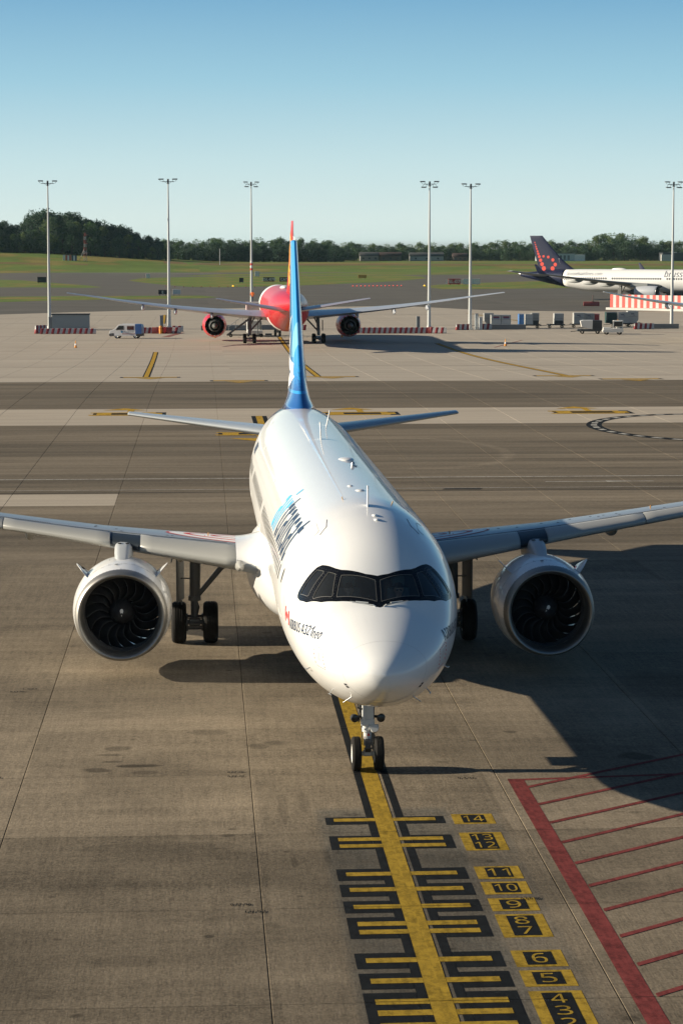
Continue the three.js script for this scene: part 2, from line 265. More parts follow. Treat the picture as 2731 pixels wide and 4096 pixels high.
  const bar4 = (x0, x1, zc, h, up) => { mark('clearance_bar_border', rect(x0 - .25, x1 + .25, zc + h, zc - h, Y1), blackP); mark('clearance_bar', [flat([[x0, zc + h * .95], [x1, zc + h * .95], [x1 + .1, zc + h * .45], [x0 - .1, zc + h * .45]], Y2), flat([[x0, zc - h * .95], [x1, zc - h * .95], [x1, zc - h * .55], [x0, zc - h * .55]], Y2), rect(x0, x0 + 1, zc + h * .5, zc - h * .5, Y3), rect(x1 - 1, x1, zc + h * .5, zc - h * .5, Y3)], yellowF); const m = (x0 + x1) / 2, d = up; mark('clearance_arrow', [rect(m - .22, m + .22, zc + (d > 0 ? 0 : h) - (d > 0 ? h : 0), zc - d * (h + 3), Y2), flat(d > 0 ? [[m - 1.5, zc - h - 2.2], [m + 1.5, zc - h - 2.2], [m, zc - h - 4.2]] : [[m - 1.5, zc + h + 2.2], [m, zc + h + 4.2], [m + 1.5, zc + h + 2.2]], Y3)], yellowF); };
  bar4(-10.9, -6.4, -109.6, 1.5, 1); bar4(5.1, 9.7, -109.2, 1.5, 1); bar4(-2.4, 2.2, -92.3, 1.2, -1); bar4(21, 26, -109.4, 1.5, 1);
  const slope = (x0, z0, x1, z1, w, name = 'lead_line') => { const n = 24, pts = []; for (let i = 0; i <= n; i++) pts.push([x0 + (x1 - x0) * i / n, z0 + (z1 - z0) * i / n]); mark(name + '_border', stroke(pts, w * 1.6, .014), blackP); mark(name, stroke(pts, w, .02), yellowF); };
  const tee = (x, z, w) => { mark('clearance_bar_border', rect(x - w - .3, x + w + .3, z + .9, z - .9, .012, false), blackP); mark('clearance_bar', [rect(x - w, x + w, z + .7, z - .7, .018, false), flat([[x - 1.3, z + 2], [x + 1.3, z + 2], [x, z + 4.5]], .018)], yellowF); };
  slope(-8.2, -166, -8.6, -250, .42); tee(-7.8, -166.5, 2.5); slope(7.9, -166, 9.2, -300, .42); tee(9.0, -166.5, 2.4); slope(31.5, -166, 30.5, -275, .45); tee(31.2, -167, 2.6); tee(36, -158.5, 2.6); tee(.3, -157.6, 2.3);
  slope(-9.0, -360, -9.4, -412, .5); slope(-24, -385, -25.5, -412, .5, 'far_line'); slope(57, -355, 52, -420, .4, 'far_line');
  mark('apron_line', [rect(-70, 110, -199.5, -199.9, Y1 + .003, false)], faintP);
  mark('faint_red_line', [stroke([[-29, -352], [-20, -342]], .8, .012), stroke([[37, -262], [44, -285]], .3, .012), stroke([[68, -318], [84, -300]], .35, .012), stroke([[-8, -300], [-5.6, -318]], 1.1, .012)], redF);
  // white dashed roadway edge curving in from the taxilane
  const cv = t => { const a = Math.PI * (.5 + t); return [30.5 + 8.2 * Math.cos(a) * 1.05, -95.6 + 11.6 * Math.sin(a)]; }, arc = []; for (let i = 0; i <= 40; i++) arc.push(cv(i / 40));
  mark('roadway_edge', stroke([[60, -107.0], [44, -107.1], ...arc.map(p => p), [44, -84], [60, -83.8]].map(p => [p[0], -p[1] * -1]), 1.0, Y1), blackP);
  for (let i = 1; i < 20; i++) { const p = [cv(i / 20), cv((i + .5) / 20)]; mark('roadway_dash', stroke(p, .4, Y2), whiteP); }
}
// ---------------------------------------------------------------- taxiways, grass and the rising ground beyond
const grassTex = tex(1024, 1024, (u, v) => { const k = .75 + .5 * fbm(u * 24, v * 24, 5) + .35 * (rnd() - .5), d = smooth((fbm(u * 9 + 3, v * 9, 4) - .48) * 6); return [(.110 + .085 * d) * k, (.160 + .0 * d) * k, (.032 + .012 * d) * k]; });
const grassM = new THREE.MeshPhysicalMaterial({ map: grassTex, roughness: 1, specularIntensity: .2 });
const asphTex = tex(1024, 1024, (u, v) => { const k = .85 + .3 * fbm(u * 14, v * 40, 4) + .3 * (fbm(u * 5, v * 5, 3) - .5) + .2 * (rnd() - .5); return [.108 * k, .099 * k, .084 * k]; });
const asphM = new THREE.MeshPhysicalMaterial({ map: asphTex, roughness: .95, specularIntensity: .3 });
const HILL = (x, z) => GY(z) + smooth((-1130 - z) / 180) * (3.5 + 6.8 * smooth((30 - x) / 150));
{
  const xs = []; for (let i = -24; i <= 24; i++) xs.push(1400 * Math.sign(i) * Math.pow(Math.abs(i) / 24, 1.6) + 60);
  const zs = []; for (let z = 60; z > -470; z -= 15) zs.push(z); for (let z = -470; z > -1700; z -= 30) zs.push(z); for (let z = -1700; z > -6200; z -= 250) zs.push(z);
  const g = loft(zs.map(z => xs.map(x => [x, (z > -500 ? GY(z) - .25 : HILL(x, z) - .012), z])), false), p = g.attributes.position, u = []; for (let i = 0; i < p.count; i++) u.push(p.getX(i) / 260, p.getZ(i) / 260); g.setAttribute('uv', new THREE.Float32BufferAttribute(u, 2));
  struct('ground', g, grassM);
  const uv60 = q => { const p = q.attributes.position, u = []; for (let i = 0; i < p.count; i++) u.push(p.getX(i) / 70, p.getZ(i) / 70); q.setAttribute('uv', new THREE.Float32BufferAttribute(u, 2)); return q; };
  const edge = [[-200, -395], [-44.7, -413.9], [-29.7, -431], [-11.6, -446.6], [7.8, -462.6], [43.9, -478], [58.9, -440], [76.8, -431], [300, -431]];
  struct('taxiway', uv60(flat([...edge, [330, -1340], [312.9, -1385], [169.4, -1300], [111.8, -1243], [42.8, -1203], [-11.2, -1184], [-57.1, -1156], [-105, -1102], [-300, -960]], .012)), asphM);
  struct('concrete_apron', uv60(flat([[-200, -412], ...edge.map(([x, z]) => [x, z - .4]).reverse().slice(0, 0), [300, -412], [300, -431], [76.8, -431], [58.9, -440], [43.9, -478], [7.8, -462.6], [-11.6, -446.6], [-29.7, -431], [-44.7, -413.9], [-60, -412]], .006)), concF);
  const grass = (pts) => struct('grass_verge', uv60(flat(pts, .03)), grassM);
  grass([[-120, -580], [-59.1, -578.3], [-37.9, -582.8], [-19.9, -586.5], [-1.6, -588.7], [3.4, -568.7], [-1.7, -556.7], [-24.5, -545.4], [-40.7, -531.5], [-53.5, -514.5], [-120, -500]]);
  grass([[-160, -899], [-87.3, -899], [-71, -874], [-54, -807], [-39.2, -750], [-33.2, -716], [-38.8, -708], [-56, -717], [-71, -717], [-160, -717]]);
  grass([[-29.2, -871], [-24.8, -933], [-.2, -974], [35, -1001], [71, -1015], [92, -1021], [97, -968], [94.5, -919], [80.5, -864], [63, -810], [45.8, -772], [29.4, -741], [6.2, -714], [-4.8, -722], [-16.8, -781], [-25, -831]]);
  grass([[72.6, -725], [82, -760], [100, -797], [127, -838], [146, -848], [300, -834], [300, -719], [121, -697], [97, -684], [75, -677]]);
  grass([[-8.2, -1012], [10.9, -1069], [38.7, -1093], [102, -1136], [156, -1195], [330, -1233], [300, -1080], [136, -1043], [92.7, -1030], [36, -1017], [4.9, -996]]);
  const wl = struct('runway_marking', [[-69, -1112, -15, -1125], [-45, -1072, 10, -1096], [60, -1170, 100, -1190], [110, -1205, 140, -1225], [150, -1240, 190, -1262]].map(([a, b, c, d]) => stroke([[a, b], [c, d]], 3.2, .03)), whiteP);
  const bare = tex(256, 256, (u, v) => { const k = .7 + .6 * fbm(u * 10, v * 24, 4); return [.17 * k, .12 * k, .05 * k]; }), strip = (x0, x1, z0, z1) => { const q = []; for (let i = 0; i <= 24; i++) { const x = x0 + (x1 - x0) * i / 24, w = .6 + .8 * vn(x * .08, z0); q.push([[x, HILL(x, z0) + .06, z0], [x, HILL(x, z0 - (z0 - z1) * w * .5) + .06, z0 - (z0 - z1) * w * .5], [x, HILL(x, z0 - (z0 - z1) * w) + .06, z0 - (z0 - z1) * w]]); } struct('worn_grass', loft(q, false), new THREE.MeshPhysicalMaterial({ map: bare, roughness: 1, specularIntensity: .2 })); };
  strip(-20, 330, -1245, -1275); strip(-130, -60, -1205, -1215);
}
// ---------------------------------------------------------------- the airliner on the stand: nose wheel at the origin, tail towards -z
const SS = [0, .02, .06, .15, .3, .6, 1, 1.4, 1.8, 2.1, 2.5, 3, 3.5, 4, 4.5, 5, 6, 7.5, 30, 32, 34, 36, 38, 40, 42, 43.5, 44.3];
const ST = [-.76, -.66, -.58, -.47, -.35, -.17, .03, .21, .38, .62, .98, 1.32, 1.55, 1.71, 1.83, 1.92, 2.03, 2.07, 2.07, 2.07, 2.07, 2.05, 2.0, 1.9, 1.76, 1.62, 1.5];
const SB = [-.76, -.88, -.98, -1.09, -1.20, -1.37, -1.525, -1.65, -1.745, -1.80, -1.872, -1.95, -2.005, -2.035, -2.05, -2.06, -2.07, -2.07, -2.07, -1.86, -1.5, -1.08, -.62, -.14, .36, .74, .98];
const SW = [0, .15, .27, .42, .59, .84, 1.08, 1.26, 1.40, 1.49, 1.60, 1.71, 1.79, 1.855, 1.9, 1.935, 1.97, 1.975, 1.975, 1.93, 1.83, 1.66, 1.43, 1.14, .8, .5, .28];
const SM = [-.76, -.76, -.76, -.75, -.73, -.67, -.59, -.51, -.43, -.38, -.32, -.24, -.17, -.11, -.07, -.04, 0, 0, 0, .08, .25, .45, .67, .88, 1.06, 1.18, 1.24];
const hermite = (TT, Q, t) => { let i = 0; const n = TT.length; while (i < n - 2 && TT[i + 1] < t) i++; const h = TT[i + 1] - TT[i], u = (t - TT[i]) / h, d = j => (Q[Math.min(j + 1, n - 1)] - Q[Math.max(j - 1, 0)]) / (TT[Math.min(j + 1, n - 1)] - TT[Math.max(j - 1, 0)]), a = d(i) * h, b = d(i + 1) * h; return (2 * u ** 3 - 3 * u * u + 1) * Q[i] + (u ** 3 - 2 * u * u + u) * a + (3 * u * u - 2 * u ** 3) * Q[i + 1] + (u ** 3 - u * u) * b; };
const STT = SS.map(Math.sqrt), YC = 3.83;
function fus(s, th, off = 0) {
  const t = Math.sqrt(Math.max(s, 0)), w = hermite(STT, SW, t), T = hermite(STT, ST, t), B = hermite(STT, SB, t), M = hermite(STT, SM, t), c = Math.cos(th);
  const p = [w * Math.sin(th), YC + M + c * (c > 0 ? T - M : M - B), 5.07 - s];
  if (off) { const n = fusN(s, th); p[0] += n.x * off; p[1] += n.y * off; p[2] += n.z * off; }
  return p;
}
function fusN(s, th) { const e = .004, s0 = Math.max(s, .004), a = V(...fus(s0 + e, th)).sub(V(...fus(s0 - e, th))), b = V(...fus(s0, th + e)).sub(V(...fus(s0, th - e))); const n = b.cross(a).normalize(); const q = fus(s0, th); return n.dot(V(q[0], q[1] - YC + .5, 2 - s0 > 0 ? 2 - s0 : 0)) < 0 ? n.negate() : n; }
// the part of the skin where every field is positive; fields are functions of (s, th)
function skinPatch(s0, s1, ns, t0, t1, nt, fields = [], off = 0) {
  const P = [], F = [], pos = [], nor = [], uv = [];
  for (let i = 0; i <= ns; i++) for (let j = 0; j <= nt; j++) { const s = s0 + (s1 - s0) * i / ns, t = t0 + (t1 - t0) * j / nt; P.push([s, t]); F.push(fields.map(f => f(s, t))); }
  const cache = new Map();
  const emit = q => { const key = q[0].toFixed(5) + ',' + q[1].toFixed(5); let e = cache.get(key); if (!e) { const n = fusN(q[0], q[1]); e = [fus(q[0], q[1], off), n]; cache.set(key, e); } pos.push(...e[0]); nor.push(e[1].x, e[1].y, e[1].z); uv.push(q[0] / 4, q[1] / 2); };
  const tri = (a, b, c) => {
    let poly = [a, b, c].map(k => [P[k][0], P[k][1], ...F[k]]);
    for (let f = 0; f < fields.length && poly.length; f++) { const o = []; for (let i = 0; i < poly.length; i++) { const A = poly[i], B = poly[(i + 1) % poly.length], fa = A[2 + f], fb = B[2 + f]; if (fa >= 0) o.push(A); if ((fa >= 0) !== (fb >= 0)) { const t = fa / (fa - fb); o.push(A.map((v, k) => v + (B[k] - v) * t)); } } poly = o; }
    for (let i = 1; i + 1 < poly.length; i++) { emit(poly[0]); emit(poly[i]); emit(poly[i + 1]); }
  };
  for (let i = 0; i < ns; i++) for (let j = 0; j < nt; j++) { const a = i * (nt + 1) + j, b = a + 1, c = a + nt + 1, d = c + 1; tri(a, b, c); tri(b, d, c); }
  const g = new THREE.BufferGeometry(); g.setAttribute('position', new THREE.Float32BufferAttribute(pos, 3)); g.setAttribute('normal', new THREE.Float32BufferAttribute(nor, 3)); g.setAttribute('uv', new THREE.Float32BufferAttribute(uv, 2)); return g;
}
const K = 1.55, poly2 = P => P.map(([s, t]) => [s, t * K]), inside = P => (s, t) => -sdPoly(P, s, t * K), outside = P => (s, t) => sdPoly(P, s, t * K);
const mir = P => P.map(([s, t]) => [s, -t]).reverse();
const maskL = [[1.735, 0], [1.84, -.176], [1.984, -.421], [2.089, -.621], [2.279, -.871], [2.644, -1.108], [2.964, -1.201], [3.15, -1.215], [3.22, -1.195], [3.245, -1.148], [3.24, -1.01], [3.245, -.85], [3.235, -.76], [3.17, -.687], [3.031, -.619], [2.827, -.527], [2.723, -.459], [2.469, -.149], [2.415, 0]];
const MASK = poly2([...maskL.slice(1, -1), maskL[18], ...mir(maskL.slice(1, -1)), maskL[0]]);
const panesL = [[[2.60, -.475], [2.335, -.03], [1.90, -.03], [2.185, -.61]], [[2.851, -.633], [2.69, -.54], [2.26, -.66], [2.245, -.69], [2.515, -.97], [2.565, -.985]], [[3.165, -.775], [2.968, -.692], [2.92, -.70], [2.742, -1.035], [2.775, -1.06], [3.09, -1.145], [3.12, -1.13]]];
const PANES = [...panesL, ...panesL.map(mir)].map(poly2);

const whiteTex = tex(512, 512, (u, v) => { const k = .965 + .035 * fbm(u * 6, v * 30, 4) + .012 * (rnd() - .5); return [k, k, k * .995]; });
const whitePaint = new THREE.MeshPhysicalMaterial({ color: L3(.80, .80, .79), map: whiteTex, roughness: .36, clearcoat: .65, clearcoatRoughness: .04 });
const maskPaint = mat(.005, .006, .008, .2, { phys: true, specularIntensity: .6 });
const steel = mat(.55, .55, .54, .35, { metalness: 1 }), darkSteel = mat(.10, .10, .10, .5, { metalness: .6 }), rubberTex = tex(256, 256, (u, v) => { const k = .8 + .5 * (fbm(u * 20, v * 20, 3) - .3); return [.022 * k, .021 * k, .02 * k]; });
const rubber = new THREE.MeshPhysicalMaterial({ map: rubberTex, roughness: .85, specularIntensity: .3 }), gearPaint = mat(.55, .56, .55, .45), gearShadeGrey = mat(.13, .135, .135, .5), black = mat(.012, .012, .013, .7), seam = mat(.20, .20, .19, .7), redPaint = mat(.55, .03, .03, .5), navy = mat(.018, .035, .075, .4), skyBlue = mat(.09, .42, .68, .4);  // undercarriage grey is darkened: shade from the wing is put into the colour
const winGlass = new THREE.MeshPhysicalMaterial({ color: L3(.66, .72, .74), roughness: .03, transmission: .98, thickness: 0, ior: 1.5, specularIntensity: 1 });
const airliner = thing('airliner', 'white twin-engine airliner with blue tail fin parked nose towards the camera', 'airliner');
{
  const A = airliner, PI = Math.PI, NT = 240;
  const skin = part('fuselage', [skinPatch(0, .3, 24, -PI, PI, NT), skinPatch(.3, 1.5, 14, -PI, PI, NT), skinPatch(1.5, 3.4, 90, -PI, PI, NT, [outside(MASK)]), skinPatch(3.4, 7.5, 28, -PI, PI, NT), skinPatch(7.5, 30, 24, -PI, PI, NT), skinPatch(30, 44.3, 42, -PI, PI, NT)], whitePaint, A);
  part('windscreen_frame', skinPatch(1.6, 3.35, 130, -1.3, 1.3, 220, [inside(MASK), ...PANES.map(outside)], -.006), maskPaint, skin);
  const sealM = mat(.16, .155, .14, .4);
  PANES.forEach((p, i) => { part('windscreen_pane', skinPatch(1.8, 3.25, 60, i < 3 ? -1.25 : 0, i < 3 ? 0 : 1.25, 60, [inside(p)], -.016), winGlass, skin);
    part('pane_seal', skinPatch(1.8, 3.25, 130, i < 3 ? -1.25 : 0, i < 3 ? 0 : 1.25, 130, [inside(p), (s, t) => sdPoly(p, s, t * K) + .008], -.004), sealM, skin); });
  // fasteners round the side panes
  const bolt = new THREE.SphereGeometry(.0045, 5, 4), bolts = [];
  for (const i of [1, 2, 4, 5]) { const P = PANES[i]; P.forEach((a, k) => { const b = P[(k + 1) % P.length], n = Math.round(Math.hypot(b[0] - a[0], b[1] - a[1]) / .055); for (let q = 0; q < n; q++) { const cx = P.reduce((z, v) => z + v[0], 0) / P.length, cy = P.reduce((z, v) => z + v[1], 0) / P.length; let s = a[0] + (b[0] - a[0]) * q / n, t = a[1] + (b[1] - a[1]) * q / n; const d = Math.hypot(s - cx, t - cy); s += (s - cx) / d * .05; t += (t - cy) / d * .05; bolts.push(bolt.clone().translate(...fus(s, t / K, .002))); } }); }
  part('fastener_row', bolts, mat(.25, .25, .24, .5), skin).userData.kind = 'stuff';
  // wipers
  for (const sg of [-1, 1]) part('wiper', [bar(fus(1.80, sg * .10, .02), fus(1.97, sg * .42, .025), .008), bar(fus(1.86, sg * .16, .03), fus(1.93, sg * .34, .035), .013), bar(fus(1.77, sg * .06, 0), fus(1.80, sg * .10, .03), .015)], gearPaint, skin);
  // surface lines: radome, doors, panels (thin proud beads)
  const bead = (pts, r = .004) => pts.slice(1).map((p, i) => bar(fus(pts[i][0], pts[i][1], 0), fus(p[0], p[1], 0), r, r, 4));
  const ring = (s, a, b, n) => Array.from({ length: n + 1 }, (_, i) => [s, a + (b - a) * i / n]);
  part('radome_seam', bead(ring(.62, -PI, PI, 120), .0018), mat(.42, .42, .40, .6), skin);
  const doorPts = (s0, s1, a, b, sg) => { const r = .12, ra = .07, o = []; for (const [cs, ca, q] of [[s1 - r, a + ra, 0], [s1 - r, b - ra, 1], [s0 + r, b - ra, 2], [s0 + r, a + ra, 3]]) for (let i = 0; i <= 4; i++) { const f = (q + i / 4) * PI / 2; o.push([cs + r * [1, 1][0] * (q === 0 ? Math.sin(i / 4 * PI / 2) : q === 1 ? Math.cos(i / 4 * PI / 2) : q === 2 ? -Math.sin(i / 4 * PI / 2) : -Math.cos(i / 4 * PI / 2)), sg * (ca + ra * (q === 0 ? -Math.cos(i / 4 * PI / 2) : q === 1 ? Math.sin(i / 4 * PI / 2) : q === 2 ? Math.cos(i / 4 * PI / 2) : -Math.sin(i / 4 * PI / 2)))]); } o.push(o[0]); return o.map(([s, t]) => [s, -t]); };
  for (const sg of [1, -1]) for (const [s0, s1, a, b] of [[4.75, 5.6, .60, 1.72], [27.9, 28.6, .85, 1.68], [18.3, 18.9, .9, 1.6], [33.5, 34.3, .62, 1.7]]) { const d = part('cabin_door', bead(doorPts(s0, s1, a, b, sg), .0075), mat(.50, .50, .47, .6), skin); if (s0 < 6) part('door_window', skinPatch(5.1, 5.28, 8, -sg * 1.28 - .09, -sg * 1.28 + .09, 8, [(s, t) => 1 - ((s - 5.19) / .075) ** 2 - ((t + sg * 1.28) / .085) ** 2], .006), black, d); }
  // cabin windows
  for (const sg of [-1, 1]) for (let i = 0; i < 50; i++) { const s = 6.0 + i * .533; if ((s > 18.1 && s < 19) || s > 33.2) continue; if (s > 27.7 && s < 28.8) continue; const t0 = sg * 1.315; part('cabin_window', skinPatch(s - .12, s + .12, 6, t0 - .10, t0 + .10, 8, [(a, t) => 1 - ((a - s) / .115) ** 2 - ((t - t0) / .088) ** 2], .004), mat(.03, .032, .035, .12), skin); }
  // lettering
  const tess = new TessellateModifier(.09, 8);
  const lettering = (name, str, f, size, s0, th0, dirS, m, shear = 0, wide = 1, off = .004) => { const q = textShape(str, size, f); const g = tess.modify(clean(q.g)), p = g.attributes.position, o = [], n = []; const side = Math.sign(th0); for (let i = 0; i < p.count; i++) { const x = (p.getX(i) - q.x0) * wide + shear * p.getY(i), y = p.getY(i); const s = s0 + dirS * x, th = th0 - side * y / 2.0; const b = fus(s, th, off), nn = fusN(s, th); o.push(...b); n.push(nn.x, nn.y, nn.z); } g.setAttribute('position', new THREE.Float32BufferAttribute(o, 3)); g.setAttribute('normal', new THREE.Float32BufferAttribute(n, 3)); part(name, g, m, skin); return q.w * wide; };
  const thAt = (s, y) => { const t = Math.sqrt(s), T = hermite(STT, ST, t), B = hermite(STT, SB, t), M = hermite(STT, SM, t), d = y - YC - M; return Math.acos(Math.max(-1, Math.min(1, d / (d > 0 ? T - M : M - B)))); };
  const level = (name, str, f, size, s0, y0, sd, m, wide = 1) => { const q = textShape(str, size, f), g = tess.modify(clean(q.g)), p = g.attributes.position, o = [], n = []; for (let i = 0; i < p.count; i++) { const x = (p.getX(i) - q.x0) * wide, s = s0 + sd * x * 1.03, th = sd * thAt(s, y0 + p.getY(i) + (sd < 0 ? .05 : .03) * x); const b = fus(s, th, .004), nn = fusN(s, th); o.push(...b); n.push(nn.x, nn.y, nn.z); } g.setAttribute('position', new THREE.Float32BufferAttribute(o, 3)); g.setAttribute('normal', new THREE.Float32BufferAttribute(n, 3)); part(name, g, m, skin); return q.w * wide * 1.03; };
  for (const sd of [-1, 1]) { // starboard reads tail to nose, port nose to tail
    const d = sd; const sA = sd < 0 ? 13.0 : 6.7;
    const w1 = lettering('livery_title', 'air', font, 1.2, sA, sd * 1.21, d, skyBlue, .16, .86);
    lettering('livery_title', 'transat', font, 1.2, sA + d * (w1 + .12), sd * 1.21, d, navy, .16, .86);
    const f0 = sd < 0 ? 4.12 : 1.85;
    const w2 = level('type_name', 'AIRBUS A321', font, .21, sd < 0 ? 3.44 : 1.66, 3.49, sd, navy, .86); level('type_name', 'neo', font, .19, (sd < 0 ? 3.44 : 1.66) + sd * (w2 + .02), 3.49 + (sd < 0 ? .05 : .02), sd, navy, .72);
    // maple-leaf flag beside the type name
    const fs = sd < 0 ? 3.98 : 4.15, T0 = sd * 1.56, fr = (name, a, b, m, o) => part(name, skinPatch(Math.min(a, b), Math.max(a, b), 6, T0 - .085, T0 + .085, 8, [], o), m, skin);
    fr('flag_field', fs, fs + sd * .48, mat(.8, .8, .79, .4), .003); fr('flag_stripe', fs, fs + sd * .12, redPaint, .006); fr('flag_stripe', fs + sd * .36, fs + sd * .48, redPaint, .006);
    const leaf = [[0, 1], [.18, .62], [.40, .72], [.33, .25], [.62, .50], [.70, .32], [.95, .36], [.82, .08], [.95, -.04], [.48, -.40], [.54, -.56], [.05, -.48], [.05, -.95], [-.05, -.95], [-.05, -.48], [-.54, -.56], [-.48, -.40], [-.95, -.04], [-.82, .08], [-.95, .36], [-.70, .32], [-.62, .50], [-.33, .25], [-.40, .72], [-.18, .62]];
    const lf = leaf.map(([x, y]) => [fs + sd * (.24 + x * .10), T0 * K - sd * y * .075 * K]); part('flag_leaf', skinPatch(Math.min(fs, fs + sd * .48), Math.max(fs, fs + sd * .48), 40, T0 - .085, T0 + .085, 40, [(s, t) => -sdPoly(lf, s, t * K)], .007), redPaint, skin);
    // service panel with dashed red outline, static ports
    const hs = 1.47, ht = sd * 1.66; part('service_panel', skinPatch(hs - .06, hs + .06, 4, ht - .075, ht + .075, 4, [], .004), mat(.60, .59, .55, .5), skin);
    const dash = []; for (const [a, b, c, e] of [[-.22, -.2, .22, -.2], [-.22, .2, .22, .2], [-.22, -.17, -.22, .17], [.22, -.17, .22, .17]]) for (let i = 0; i < 5; i++) { const t = i / 5, u = t + .09; dash.push(bar(fus(hs + a + (c - a) * t, ht + b + (e - b) * t, .002), fus(hs + a + (c - a) * u, ht + b + (e - b) * u, .002), .006, .006, 4)); } part('panel_outline', dash, redPaint, skin).userData.kind = 'stuff';
    part('static_port', [skinPatch(.66, .74, 3, sd * 2.16 - .07, sd * 2.16 - .01, 3, [], .004), skinPatch(.66, .74, 3, sd * 2.16 + .01, sd * 2.16 + .07, 3, [], .004)], black, skin);
    part('pitot_probe', [bar(fus(1.75, sd * 2.36, 0), fus(1.72, sd * 2.36, .11), .013), bar(fus(1.78, sd * 2.36, .11), fus(1.55, sd * 2.36, .125), .011, .007)], steel, skin);
    part('angle_vane', [bar(fus(2.35, sd * 2.02, 0), fus(2.35, sd * 2.02, .09), .012), bar(fus(2.35, sd * 2.02, .08), fus(2.5, sd * 2.02, .09), .014, .004)], steel, skin);
    part('drain_mast', [bar(fus(1.1, sd * 2.55, 0), fus(1.22, sd * 2.5, .16), .012)], steel, skin);
  }
  part('registration_letters', [0, 1, 2, 3, 4].map(i => skinPatch(31.2 + i * .32, 31.42 + i * .32, 3, -1.16, -1.0, 3, [], .004)), navy, skin);
  // roof fittings
  const blade = (s, th, h, c, t = .02) => { const b = fus(s, th), n = fusN(s, th), o = []; for (const [k, cc, back] of [[-.02, c, 0], [h * .5, c * .7, c * .25], [h, c * .3, c * .65]]) o.push([[0, 0], [t, cc * .3], [t * .6, cc * .8], [0, cc], [-t * .6, cc * .8], [-t, cc * .3]].map(([x, a]) => [b[0] + n.x * k + x, b[1] + n.y * k, b[2] + n.z * k - a - back])); return loft(o, true, true); };
  const dome = (s, th, l, w, h) => { const g = new THREE.SphereGeometry(1, 24, 12); g.scale(w, h, l); return g.translate(...fus(s, th)); };
  part('blade_antenna', blade(5.55, .02, .46, .34), whitePaint, skin); part('blade_antenna', blade(22.5, -.03, .5, .36), whitePaint, skin); part('blade_antenna', blade(28.2, .22, .5, .34), whitePaint, skin);
  part('dome_antenna', dome(4.85, .07, .11, .065, .028), whitePaint, skin); part('dome_antenna', dome(4.55, .08, .11, .065, .028), whitePaint, skin); part('dome_antenna', dome(8.3, .03, .15, .11, .035), whitePaint, skin); part('dome_antenna', dome(9.3, -.05, .1, .07, .03), whitePaint, skin); part('dome_antenna', dome(16.2, .13, .34, .22, .07), whitePaint, skin); part('beacon_light', [dome(14.6, .17, .06, .06, .12), dome(14.6, .17, .12, .12, .02)], steel, skin);
  for (const [s, t] of [[6.9, -.22], [6.6, .34]]) part('lifting_eye', [bar(fus(s, t, 0), fus(s, t, .07), .012), bar(fus(s - .05, t, .03), fus(s + .05, t, .03), .012)], mat(.5, .28, .08, .5), skin);
  for (const sg of [-1, 1]) part('rain_gutter', bead([[4.55, sg * .60], [4.8, sg * .5], [5.3, sg * .47]], .011), mat(.10, .10, .14, .5), skin);
  // tail cone and fin root fillet come with the fin
  const foil = (x0, z0, c, t, n, up) => { const o = []; for (let i = 0; i < n; i++) { const a = i / n * 2 * PI, x = (1 + Math.cos(a)) / 2, yt = 5 * t * (.2969 * Math.sqrt(x) - .126 * x - .3516 * x * x + .2843 * x ** 3 - .1036 * x ** 4); o.push([x * c, (a < PI ? 1 : -1) * yt * c]); } return o; };
  // fin
  const finSec = (y, le, c, t, bulge = 0) => foil(0, 0, c, t, 48).map(([a, b]) => [b * (1 + bulge), y, 5.07 - le - a]);
  const finTex = (() => { const cv = document.createElement('canvas'); cv.width = 512; cv.height = 1024; const x = cv.getContext('2d'); x.fillStyle = '#2793d6'; x.fillRect(0, 0, 512, 1024); x.fillStyle = '#1d5a9c'; x.fillRect(0, 900, 512, 124);
    x.fillStyle = '#1d5a9c'; for (let j = 0; j < 26; j++) for (let i = 0; i < 64; i++) { const r = 4.6 * (j / 26); x.beginPath(); x.arc(i * 8 + (j % 2) * 4, 690 + j * 7.6, r, 0, 7); x.fill(); }
    x.fillStyle = '#74c0ea'; x.fillRect(512 * .30, 0, 40, 700); return new THREE.CanvasTexture(cv); })(); finTex.colorSpace = THREE.SRGBColorSpace;
  const finMat = new THREE.MeshPhysicalMaterial({ map: finTex, roughness: .35, clearcoat: 1, clearcoatRoughness: .06 });
  const finRows = []; for (let i = 0; i <= 30; i++) { const k = i / 30, y = 5.72 + (11.7 - 5.72) * k, le = 36.3 + 5.05 * k - .9 * Math.pow(1 - k, 7), c = (43.1 + .9 * k) - le; finRows.push(finSec(y, le, c, .092, .7 * Math.pow(1 - k, 16))); }
  const tip = finRows[30]; for (const [dy, q] of [[.03, .86], [.055, .6], [.065, .25]]) { const cz = tip.reduce((a, p) => a + p[2], 0) / tip.length; finRows.push(tip.map(p => [p[0] * q, p[1] + dy, cz + (p[2] - cz) * (1 - .12 * (1 - q))])); }
  const finG = loft(finRows, true, true); { const p = finG.attributes.position, u = finG.attributes.uv; for (let i = 0; i < p.count; i++) u.setXY(i, (5.07 - p.getZ(i) - 35.5) / 9, (p.getY(i) - 5.6) / 6.2); }
  const fin = part('tail_fin', finG, finMat, A);
  const finX = (y, zz) => { const k = (y - 5.72) / 5.98, le = 36.3 + 5.05 * k - .9 * Math.pow(1 - k, 7), c = 43.1 + .9 * k - le, x = Math.min(1, Math.max(.002, (5.07 - zz - le) / c)); return 5 * .092 * (.2969 * Math.sqrt(x) - .126 * x - .3516 * x * x + .2843 * x ** 3 - .1036 * x ** 4) * c * (1 + .7 * Math.pow(1 - k, 16)); };
